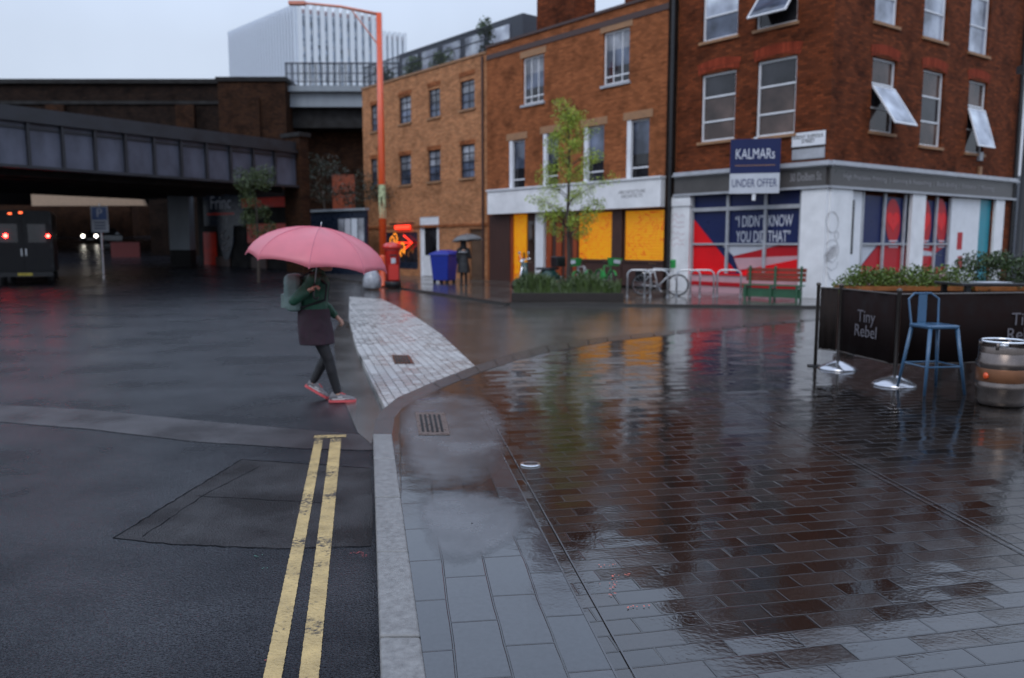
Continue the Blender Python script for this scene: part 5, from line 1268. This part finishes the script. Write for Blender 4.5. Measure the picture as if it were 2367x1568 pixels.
# keg
p = G(2310, 935)
t = thing('beer_keg', 'dented steel beer keg with bronze bands used as a seat at the right edge', 'keg', (p.x,p.y,0))
M['kegsteel'] = mat('worn_shaded_keg_steel', (.17,.14,.125), .28, metal=.85, var=.3, scale=5); M['kegband'] = mat('bronze_keg_band', (.20,.085,.04), .35, metal=.5, var=.2)  # steel darkened to carry the vignette in its base colour
MB().lathe([(.17,.0),(.195,.02),(.20,.06),(.20,.16),(.212,.18),(.212,.21),(.20,.23),(.20,.38),(.212,.40),(.212,.43),(.20,.45),(.195,.52),(.16,.555),(.05,.57)], 36).build('body', M['kegsteel'], t, True)
MB().lathe([(.203,.24),(.207,.25),(.207,.36),(.203,.37)], 36, cap=False).build('band', M['kegband'], t, True)
MB().torus((0,0,.63), .185, .012, 'z', 40, 8).build('top_ring', M['chrome'], t, True)
cl = MB().lathe([(.197,.52),(.195,.56),(.19,.58)], 36, cap=False)
for k in range(4):
    a = R(45+90*k); cl.tube([(.19*math.cos(a),.19*math.sin(a),.56),(.185*math.cos(a),.185*math.sin(a),.63)],.016,6)
cl.build('collar', M['kegsteel'], t, True)
MB().lathe([(.04,.56),(.04,.60),(.02,.61)], 16).build('valve', M['steel'], t, True)
MB().ball((-.19,-.08,.30),.02,.03,.035,12).build('orange_sticker', M['orange'], t)
t.scale = (1.1,1.1,1.02)
# table with papers behind
p = Vector((pB.x+2.15, pB.y+1.9, 0))
p = AT(2318, 720, 10.6)
t = thing('cafe_table', 'dark cafe table with a wet glossy top behind the second screen', 'table', (p.x,p.y,0))
bevel(MB().box(-.75,.9,-.35,.35,1.06,1.10).build('top', mat('wet_dark_table_top', (.03,.028,.03), .08, coat=.5), t), .006)
for sx in (-.65,.8):
    for sy in (-.28,.28): MB().box(sx-.03,sx+.03,sy-.03,sy+.03,0,1.06).build('leg', M['black'], t)
t2 = thing('menu_sheet', 'pale wet menu sheet lying on the dark cafe table', 'paper', (p.x-.25,p.y-.1,1.103), R(12))
MB().box(-.21,.21,-.14,.14,0,.004).build('sheet', M['offwhite'], t2)
# black lamp column and bare branch at the right edge
p = AT(2352, 640, 17.5)
t = thing('dark_lamp_column', 'slim black lamp column in front of the white rendered building', 'lamp post', (p.x,17.5,0))
MB().lathe([(.14,0),(.14,.9),(.085,1.0),(.075,4.6),(.05,5.2)], 16).build('column', M['black'], t, True)
MB().box(-.28,.28,-.12,.12,5.2,5.35).build('lantern', M['black'], t)
# drain covers and marks
def cover(name, label, T, z, m, tx=None):
    q = [G(*p) for p in T]; c = sum(q, Vector())/4; t = thing(name, label, 'drain cover', (c.x,c.y,z), 0)
    MB().prism([(p.x-c.x,p.y-c.y) for p in q], 0, .006).build('frame', m, t)
    s = MB(); 
    for i in range(5):
        f0, f1 = .12+i*.155, .12+i*.155+.08
        a = q[0].lerp(q[1],f0).lerp(q[3].lerp(q[2],f0),.12); b_ = q[0].lerp(q[1],f1).lerp(q[3].lerp(q[2],f1),.12); cc = q[0].lerp(q[1],f1).lerp(q[3].lerp(q[2],f1),.88); d = q[0].lerp(q[1],f0).lerp(q[3].lerp(q[2],f0),.88)
        s.prism([(k.x-c.x,k.y-c.y) for k in (a,b_,cc,d)], .006, .010)
    s.build('grating', M['soot'] if m is not M['soot'] else M['steel'], t)
M['iron'] = mat('wet_cast_iron', (.05,.045,.042), .2, metal=.4, var=.4, scale=20)
cover('drain_cover', 'small square iron cover set in the pale crossing setts', ((912,838),(958,838),(946,818),(905,818)), -.021, M['iron'])
cover('drain_cover', 'rusty iron cover with blue spray marks in the grey infill', ((968,1008),(1040,1008),(1028,956),(960,956)), .006, mat('rusty_wet_iron', (.085,.06,.05), .3, var=.5, scale=18))
c = G(1226,1075)
t = thing('stop_tap', 'small shiny steel stop tap cover in the dark pavers', 'drain cover', (c.x,c.y,.002))
MB().lathe([(.075,0),(.075,.008),(.06,.01)], 20).build('lid', M['chrome'], t); MB().box(-.05,.05,-.008,.008,.010,.013).build('slot', M['iron'], t)
def spray(name, label, strokes, m, z, cat='spray mark'):
    q = [[G(*p) for p in s] for s in strokes]; c = q[0][0]
    mb = MB(); rn = random.Random(len(strokes))
    for s in q:
        for a, b_ in zip(s[:-1], s[1:]):
            d = (b_-a).normalized(); nv = Vector((-d.y,d.x,0))
            n = max(2,int((b_-a).length/.006))
            for i in range(n):
                if rn.random() < .55: continue
                u, v = a.lerp(b_, i/n), a.lerp(b_, (i+.9)/n); w = rn.uniform(.002,.006); o = nv*rn.gauss(0,.009)
                mb.add([(k.x-c.x,k.y-c.y,0) for k in (u-nv*w+o, u+nv*w+o, v+nv*w*.8+o, v-nv*w*.8+o)], [(0,1,2,3)])
    o = mb.build(name, m, None, loc=(c.x,c.y,z)); return tag(o, label, cat)
spray('spray_mark', 'orange sprayed survey mark on the wet grey slabs', [[(1384,1309),(1428,1309)],[(1418,1330),(1418,1358),(1410,1380)],[(1388,1348),(1396,1352)],[(1450,1408),(1500,1400)],[(1440,1330),(1462,1328)]], mat('faded_orange_spray', (.58,.13,.09), .4), .0062)
spray('spray_mark', 'blue sprayed survey mark by the rusty iron cover', [[(962,926),(1010,922)],[(968,955),(1008,948)],[(965,995),(1020,990)]], mat('blue_spray', (.06,.12,.42), .4), .0075)
spray('spray_mark', 'dark red sprayed mark on the asphalt beside the yellow lines', [[(800,1245),(835,1240),(842,1252)],[(640,1470),(632,1500)],[(612,1475),(625,1490)]], mat('red_spray', (.30,.03,.03), .4), -.0862)
spray('spray_mark', 'faint green sprayed mark on the road patch', [[(586,1250),(612,1248)],[(590,1278),(618,1276)]], mat('green_spray', (.03,.14,.10), .4), -.0862)
# ================================================================ people and umbrellas
M['skin'] = mat('skin', (.48,.27,.19), .5, var=.06, scale=9)
M['hair'] = mat('dark_brown_hair', (.03,.017,.011), .5, var=.4, scale=30, stretch=(4,4,.5))
M['leggings'] = mat('black_leggings', (.012,.011,.013), .6, var=.3)
M['jacket'] = mat('dark_green_jacket', (.016,.085,.048), .55, var=.25, scale=9, bump=.4)
M['skirt'] = mat('plum_wool_skirt', (.040,.020,.030), .8, var=.45, scale=22, bump=.4)
M['pack'] = mat('grey_teal_backpack', (.16,.235,.22), .6, var=.2, scale=8, bump=.3)
M['shoe'] = mat('grey_trainer', (.16,.15,.16), .6, var=.2); M['sole'] = mat('coral_sole', (.66,.10,.11), .5); M['whitesole'] = mat('white_trainer_trim', (.62,.6,.6), .5)
M['blackcoat'] = mat('black_coat', (.010,.011,.014), .55, var=.3, bump=.3)
def umbrella(name, label, loc, rot, Rr, rise, fm, shaft_dn, n=8, group=None, seam_m=None):
    t = thing(name, label, 'umbrella', loc); t.rotation_euler = rot
    rg = []; N = n*6; L = 9
    for i in range(1, L+1):
        a = i/L; row = []
        for k in range(N):
            th = 2*PI*k/N; ph = (k % 6)/6; sag = 4*ph*(1-ph)
            r = Rr*math.sin(a*PI*.5*.92)/math.sin(PI*.5*.92)*(1-.045*sag*a)
            z = rise*(math.cos(a*PI*.5*.92)-math.cos(PI*.5*.92))/(1-math.cos(PI*.5*.92)) - .030*sag*math.sin(a*PI) + .035*sag*a**6
            row.append((r*math.cos(th), r*math.sin(th), z))
        rg.append(row)
    mb = MB().rings(rg, cap=False); o = len(mb.v); mb.v.append((0,0,rise+.001))
    for k in range(N): mb.f.append([k, o, (k+1)%N]); mb.m.append(0)
    c = mb.build('canopy', fm, t, True); sd = c.modifiers.new('Solidify','SOLIDIFY'); sd.thickness = .0025
    rb = MB()
    for k in range(n):
        th = 2*PI*k/n
        rb.tube([(Rr*math.sin(a*PI*.5*.92)/math.sin(PI*.5*.92)*math.cos(th), Rr*math.sin(a*PI*.5*.92)/math.sin(PI*.5*.92)*math.sin(th), rise*(math.cos(a*PI*.5*.92)-math.cos(PI*.5*.92))/(1-math.cos(PI*.5*.92))-.008) for a in [i/7 for i in range(8)]], .003, 5)
        rb.tube([(.012*math.cos(th),.012*math.sin(th),rise*.15),(Rr*.5*math.cos(th),Rr*.5*math.sin(th),rise*.78)], .0025, 4)
    rb.build('ribs', M['steel'], t)
    sm_ = MB()
    for k in range(n):
        th = 2*PI*k/n
        sm_.tube([(Rr*math.sin(a*PI*.5*.92)/math.sin(PI*.5*.92)*math.cos(th), Rr*math.sin(a*PI*.5*.92)/math.sin(PI*.5*.92)*math.sin(th), rise*(math.cos(a*PI*.5*.92)-math.cos(PI*.5*.92))/(1-math.cos(PI*.5*.92))+.003) for a in [i/9 for i in range(10)]], .0035, 5)
        sm_.lathe([(.001,0),(.006,.004),(.001,.03)], 6, (Rr*math.cos(th),Rr*math.sin(th),-.01))
    sm_.build('seams', seam_m or fm, t)
    MB().tube([(0,0,rise+.06),(0,0,rise)],[.004,.006],8).tube([(0,0,rise),(0,0,-shaft_dn)],.006,8).build('shaft', M['steel'], t, True)
    MB().tube([(0,0,-shaft_dn+.02),(0,0,-shaft_dn-.10),(.012,0,-shaft_dn-.13),(.04,0,-shaft_dn-.135),(.05,0,-shaft_dn-.11)],.012,8).build('handle', M['black'], t, True)
    return t
def canopy_mat(name, c, trans):
    m, n, b = nt(name); tc = node(n,'ShaderNodeTexCoord'); nz = node(n,'ShaderNodeTexNoise',Scale=5.0,Detail=4.0); lk(n,tc,'Object',nz,'Vector')
    r = ramp(n, nz, 'Fac', [(.3,tuple(k*.95 for k in c)),(.7,tuple(min(1,k*1.05) for k in c))]); lk(n, r, 'Color', b, 'Base Color'); b.inputs['Roughness'].default_value = .38
    tr = node(n,'ShaderNodeBsdfTranslucent'); lk(n, r, 'Color', tr, 'Color'); mx = node(n,'ShaderNodeMixShader'); mx.inputs[0].default_value = trans
    out = n.nodes['Material Output']; lk(n,b,'BSDF',mx,1); lk(n,tr,'BSDF',mx,2); lk(n,mx,'Shader',out,'Surface'); return m
M['pink'] = canopy_mat('pink_umbrella_cloth', (.88,.30,.36), .42); M['greycloth'] = canopy_mat('grey_umbrella_cloth', (.22,.22,.225), .35)

def hand(mb, w, e, thumb_side, grip=True):
    """wrist point w, forearm direction from e; curled hand with five fingers about a shaft"""
    w, e = Vector(w), Vector(e); f = (w-e).normalized(); side = f.cross(Vector((0,0,1)));  side = side.normalized() if side.length > .1 else Vector((0,1,0)); up = side.cross(f)
    pc = w+f*.045
    mb.capsule(w, w+f*.03, .024, .026, 10); mb.rings([[pc+f*(d)+side*(sx*.038*k)+up*(sz*.014) for sx,sz in ((-1,-1),(1,-1),(1,1),(-1,1))] for d,k in ((-.03,.8),(0,1),(.04,1.05))])
    for i,(o,l) in enumerate(((-.030,.062),(-.010,.072),(.011,.068),(.030,.054))):
        a = pc+f*.04+side*o
        if grip: pts = [a, a+f*l*.42-up*l*.10, a+f*l*.50-up*l*.55, a+f*l*.12-up*l*.75]
        else: pts = [a, a+f*l*.45-up*l*.08, a+f*l*.8-up*l*.25, a+f*l*1.0-up*l*.5]
        mb.tube(pts, [.0095,.0088,.008,.0065], 7)
    a = pc-f*.01+side*.036*thumb_side
    mb.tube([a, a+f*.02+side*.018*thumb_side-up*.014, a+f*.045+side*.012*thumb_side-up*.035], [.012,.010,.008], 7)
def head(mb, c, yaw=0, r=.1):
    """head with brow, nose, chin, ears; faces +x"""
    c = Vector(c)
    mb.ball(c+Vector((0,0,.02)), r*.96, r*.77, r*1.12, 16)
    mb.ball(c+Vector((r*.30,0,-r*.45)), r*.62, r*.58, r*.62, 14); mb.ball(c+Vector((r*.62,0,-r*.82)), r*.26, r*.3, r*.22, 10)
    mb.tube([c+Vector((r*.88,0,.012)), c+Vector((r*1.14,0,-.022)), c+Vector((r*.92,0,-.034))], [.010,.013,.011], 8)
    mb.tube([c+Vector((r*.82,-.03,-.054)), c+Vector((r*.92,0,-.056)), c+Vector((r*.82,.03,-.054))], .008, 6)
    for s in (-1,1): mb.ball(c+Vector((-.005,s*r*.78,-.005)), .018,.010,.028, 10); mb.ball(c+Vector((r*.80,s*.034,.018)), .014,.014,.010, 8)
def folds(o, st, sz):
    tx = bpy.data.textures.new('cloth_folds','CLOUDS'); tx.noise_scale = sz; md = o.modifiers.new('Folds','DISPLACE'); md.texture = tx; md.strength = st; md.mid_level = .5
# ---- main figure walking to the right; local x is the walking direction
p = G(750, 926, -.085)
HT = thing('person', 'person walking under the pink umbrella in green jacket and plum skirt with grey teal backpack', 'person', (p.x,p.y,-.085), R(8))
px_ = p.y/805*K
hipz = .86
Lh, Rh = Vector((-.10,.085,hipz)), Vector((-.10,-.085,hipz))      # left = away from the camera
Rk, Ra = Vector((.06,-.09,.47)), Vector((.15,-.09,.085))
Lk, La = Vector((.03,.09,.48)), Vector((-.13,.09,.18))
nb, hc = Vector((-.02,0,1.36)), Vector((.035,0,1.50))
Rs, Ls = Vector((-.06,-.165,1.31)), Vector((-.06,.165,1.31))
Re, Rw = Vector((-.26,-.25,1.10)), Vector((-.11,-.27,1.20))
Le, Lw = Vector((-.02,.23,1.05)), Vector((.13,.19,.90))
mb = MB()
mb.capsule((-.09,0,.88),(-.085,0,1.02),.135,.12); mb.capsule((-.085,0,1.02),(-.06,0,1.26),.115,.13); mb.capsule(Rs,Ls,.06,.06)
mb.capsule((-.045,0,1.30),(.0,0,1.42),.055,.048); head(mb, hc, r=.098)
for a,b_,c in ((Rh,Rk,Ra),(Lh,Lk,La)):
    mb.capsule(a,b_,.082,.052); mb.capsule(b_,b_.lerp(c,.35),.050,.052); mb.capsule(b_.lerp(c,.35),c,.052,.034)
for a,b_,c,s in ((Rs,Re,Rw,1),(Ls,Le,Lw,-1)):
    mb.capsule(a,b_,.047,.037); mb.capsule(b_,c,.036,.025); hand(mb, c, b_, s)
mb.ball((Ra.x+.06,Ra.y,.045),.075,.028,.025); mb.ball((La.x+.04,La.y,.13),.06,.028,.025)
remesh(mb.build('body', M['skin'], HT, True), .0075, 3)
# hair: cap with a low bun
mb = MB(); mb.ball(hc+Vector((-.018,0,.035)), .102,.086,.112,16); mb.ball(hc+Vector((-.075,0,-.03)), .05,.07,.075,12); mb.ball(hc+Vector((-.125,0,.0)), .045,.045,.045,10)
remesh(mb.build('hair', M['hair'], HT, True), .009, 3)
mb = MB()
mb.capsule((-.09,0,.87),(-.088,0,.98),.145,.135)
for a,b_,c in ((Rh,Rk,Ra),(Lh,Lk,La)):
    mb.capsule(a,b_,.092,.060); mb.capsule(b_,b_.lerp(c,.35),.057,.059); mb.capsule(b_.lerp(c,.35),c+(b_-c)*.08,.059,.042)
remesh(mb.build('leggings', M['leggings'], HT, True), .009, 3)
def ell(c, rx, ry, n=24, wav=0, sd=0): return [(c[0]+rx*(1+wav*math.sin(5*t+sd))*math.cos(t), c[1]+ry*(1+wav*math.sin(5*t+sd))*math.sin(t), c[2]) for t in [2*PI*k/n for k in range(n)]]
sk_o = MB().rings([ell((-.085,0,1.00),.155,.15),ell((-.09,0,.90),.175,.175,24,.02),ell((-.08,0,.76),.178,.185,24,.04,1),ell((-.06,0,.625),.180,.19,24,.06,1.6)], cap=False).build('skirt', M['skirt'], HT, True)
sb_ = sk_o.modifiers.new('Subdivision','SUBSURF'); sb_.levels = sb_.render_levels = 3; folds(sk_o, .03, .16)
sd = sk_o.modifiers.new('Solidify','SOLIDIFY'); sd.thickness = .008
mb = MB()
mb.capsule((-.09,0,.93),(-.085,0,1.06),.160,.150); mb.capsule((-.085,0,1.06),(-.06,0,1.26),.150,.150); mb.capsule(Rs,Ls,.078,.078); mb.capsule((-.05,0,1.32),(-.02,0,1.385),.085,.066)
for a,b_,c in ((Rs,Re,Rw),(Ls,Le,Lw)): mb.capsule(a,b_,.066,.055); mb.capsule(b_,c+(b_-c)*.1,.055,.040)
jk = remesh(mb.build('jacket', M['jacket'], HT, True), .010, 3); folds(jk, .022, .13)
mb = MB(); mb.rings([[(x,y*w,z) for y,z in ((-1,1.0+a),(-.85,.98+a),(.85,.98+a),(1,1.0+a),(1,1.30-a),(.8,1.37-a),(-.8,1.37-a),(-1,1.30-a))] for x,w,a in ((-.20,.13,.01),(-.24,.155,0),(-.33,.15,.0),(-.375,.11,.03))])
pk = remesh(mb.build('backpack', M['pack'], HT, True), .011, 14); folds(pk, .02, .10)
MB().rings([[(x,y*w,z) for y,z in ((-1,1.02),(1,1.02),(.9,1.16),(-.9,1.16))] for x,w in ((-.36,.11),(-.41,.09))]).build('pocket', M['pack'], pk)
MB().tube([(-.21,-.10,1.33),(-.10,-.115,1.395),(.07,-.12,1.26),(.05,-.15,1.10),(-.2,-.13,1.02)],.014,6).tube([(-.21,.10,1.33),(-.10,.115,1.395),(.07,.12,1.26),(.05,.15,1.10),(-.2,.13,1.02)],.014,6).build('strap', M['leggings'], pk)
def shoe(par, a, pitch, yaw=0):
    o = MB().rings([[(x,y*w,z) for y,z in ((-1,.025),(1,.025),(.85,h*.7),(.3,h),(-.3,h),(-.85,h*.7))] for x,w,h in ((-.085,.026,.075),(-.06,.036,.105),(-.01,.037,.115),(.05,.040,.085),(.11,.045,.062),(.16,.040,.05),(.185,.022,.036))]).build('shoe', M['shoe'], par, True, loc=a, rot=(0,pitch,yaw))
    MB().rings([[(x,y*w,z) for y,z in ((-1,0),(1,0),(1,.026),(-1,.026))] for x,w in ((-.095,.026),(-.06,.04),(.0,.040),(.11,.049),(.165,.042),(.192,.022))]).build('sole', M['sole'], o)
    MB().box(-.06,.12,-.0405,-.036,.03,.042).box(.0,.05,-.040,-.02,.05,.062).build('trim', M['whitesole'], o)
    MB().tube([(.03,-.02,.10),(.055,.02,.088)],.006,5).tube([(.055,-.02,.088),(.08,.02,.075)],.006,5).build('laces', M['sole'], o)
shoe(HT, (Ra.x+.0,Ra.y,.0), 0); shoe(HT, (La.x-.005,La.y,.10), R(32))
# umbrella held in both hands
tl = R(8)
um = umbrella('umbrella', 'large pink umbrella tilted forward over the walking person', (0,0,0), (R(2), tl, R(8)), .71, .37, M['pink'], .23, seam_m=mat('rosy_seam_tape', (.62,.16,.22), .5))
rc = Vector((-.012,-.275,1.485)); ca_, sa_ = math.cos(R(8)), math.sin(R(8))
um.location = (p.x+rc.x*ca_-rc.y*sa_, p.y+rc.x*sa_+rc.y*ca_, rc.z-.085)

# ---- second figure: black hooded coat, seen from behind under a grey umbrella
p2 = G(1072, 662)
T2 = thing('person', 'person in a long black hooded coat under a grey umbrella beside the blue bin', 'person', (p2.x,p2.y,.0), R(75))
mb = MB()
for s in (-1,1): mb.capsule((0,s*.09,.85),(.03*s,s*.09,.47),.08,.055); mb.capsule((.03*s,s*.09,.47),(-.02*s,s*.09,.10),.053,.036); mb.ball((.05-.02*s,s*.09,.045),.12,.045,.045)
mb.capsule((0,0,.9),(0,0,1.3),.13,.15); mb.capsule((0,-.17,1.38),(0,.17,1.38),.06,.06); mb.capsule((0,0,1.36),(.02,0,1.5),.055,.05); head(mb,(.03,0,1.60),r=.1)
a2 = ((0,-.19,1.36),(.05,-.24,1.10),(.24,-.12,1.22)); mb.capsule(a2[0],a2[1],.05,.04); mb.capsule(a2[1],a2[2],.038,.027); hand(mb,a2[2],a2[1],1)
a3 = ((0,.19,1.36),(-.02,.23,1.08),(.06,.22,.84)); mb.capsule(a3[0],a3[1],.05,.04); mb.capsule(a3[1],a3[2],.038,.027); hand(mb,a3[2],a3[1],-1)
remesh(mb.build('body', M['skin'], T2, True), .011, 3)
mb = MB()
for s in (-1,1): mb.capsule((0,s*.09,.85),(.03*s,s*.09,.47),.09,.065); mb.capsule((.03*s,s*.09,.47),(-.02*s,s*.09,.12),.063,.048)
remesh(mb.build('trousers', M['leggings'], T2, True), .011, 3)
mb = MB(); mb.rings([ell((0,0,.52),.23,.25,20,.05),ell((0,0,.8),.20,.225,20,.02),ell((0,0,1.0),.17,.20),ell((0,0,1.30),.165,.215),ell((0,0,1.42),.12,.19)])
mb.capsule((0,-.18,1.37),(0,.18,1.37),.085,.085)
for a,b_,c in (a2,a3): mb.capsule(a,b_,.075,.062); mb.capsule(b_,Vector(c).lerp(Vector(b_),.1),.06,.048)
remesh(mb.build('coat', M['blackcoat'], T2, True), .012, 3)
mb = MB(); mb.ball((-.005,0,1.61),.128,.125,.15,16); mb.ball((-.04,0,1.47),.12,.15,.08,14)
remesh(mb.build('hood', M['blackcoat'], T2, True), .012, 3)
MB().torus((0,0,1.30),.19,.012,'z',20,5).build('reflective_trim', M['fin_grey'], T2)
for s in (-1,1): MB().rings([[(x+.0-.02*s,s*.09+y*w,z) for y,z in ((-1,0),(1,0),(.8,h),(-.8,h))] for x,w,h in ((-.08,.04,.10),(.0,.05,.11),(.12,.055,.06),(.19,.03,.04))]).build('shoe', M['black'], T2)
c2_, s2_ = math.cos(R(75)), math.sin(R(75))
u2 = umbrella('umbrella', 'grey umbrella held over the person in the black hooded coat', (p2.x+.16*c2_+.10*s2_, p2.y+.16*s2_-.10*c2_, 1.70), (R(-3), R(-5), 0), .58, .27, M['greycloth'], .42)

# ================================================================ light, sky, camera
w = bpy.data.worlds.new('World'); S.world = w; w.use_nodes = True; n = w.node_tree; bg = n.nodes['Background']
SUN_EL, SUN_AZ = 48, 200
sky = node(n,'ShaderNodeTexSky'); sky.sky_type = 'NISHITA'; sky.sun_disc = False; sky.sun_elevation = R(SUN_EL); sky.sun_rotation = R(SUN_AZ); sky.air_density = 1.0; sky.dust_density = 3.0
lk(n, sky, 'Color', bg, 'Color'); bg.inputs['Strength'].default_value = .10
# overcast layer: grey-blue, brighter overhead
tc = node(n,'ShaderNodeTexCoord'); sp = node(n,'ShaderNodeSeparateXYZ'); lk(n,tc,'Generated',sp,'Vector')
nz = node(n,'ShaderNodeTexNoise',Scale=2.2,Detail=5.0); lk(n,tc,'Generated',nz,'Vector')
r = ramp(n, sp, 'Z', [(0,(.63,.71,.84)),(.22,(.67,.77,.94)),(.45,(.88,1.06,1.40)),(1,(.96,1.13,1.46))])
cl = ramp(n, nz, 'Fac', [(.3,.88),(.7,1.1)])
mx = node(n,'ShaderNodeMix',data_type='RGBA',blend_type='MULTIPLY'); mx.inputs['Factor'].default_value = 1; n.links.new(r.outputs['Color'],mx.inputs[6]); n.links.new(cl.outputs['Color'],mx.inputs[7])
b2 = node(n,'ShaderNodeBackground'); lk(n,mx,2,b2,'Color'); b2.inputs['Strength'].default_value = 1.0
ms = node(n,'ShaderNodeMixShader'); ms.inputs[0].default_value = .88; lk(n,bg,'Background',ms,1); lk(n,b2,'Background',ms,2); lk(n,ms,'Shader',n.nodes['World Output'],'Surface')
sl = bpy.data.lights.new('sun','SUN'); sl.energy = .7; sl.angle = R(30); sl.color = (1,.97,.93); so = bpy.data.objects.new('sun', sl); COL.objects.link(so)
az = R(SUN_AZ); d = Vector((math.sin(az)*math.cos(R(SUN_EL)), math.cos(az)*math.cos(R(SUN_EL)), math.sin(R(SUN_EL)))); so.rotation_euler = d.to_track_quat('Z','Y').to_euler(); so.location = (0,-10,30)
cam = bpy.data.cameras.new('camera'); co = bpy.data.objects.new('camera', cam); COL.objects.link(co); S.camera = co
co.location = (0,0,CAMH); co.rotation_euler = (PI/2-TH,0,0); cam.sensor_fit = 'HORIZONTAL'; cam.sensor_width = 36; cam.lens = 36*FPX/1024; cam.clip_end = 2000; cam.clip_start = .05
cam.dof.use_dof = True; cam.dof.focus_distance = 3.6; cam.dof.aperture_fstop = 2.0
S.view_settings.view_transform = 'Standard'; S.view_settings.look = 'None'; S.view_settings.gamma = 1; S.view_settings.exposure = 0
S.render.engine = 'CYCLES'; S.cycles.max_bounces = 6; S.cycles.use_denoising = True; S.cycles.caustics_reflective = False; S.cycles.caustics_refractive = False
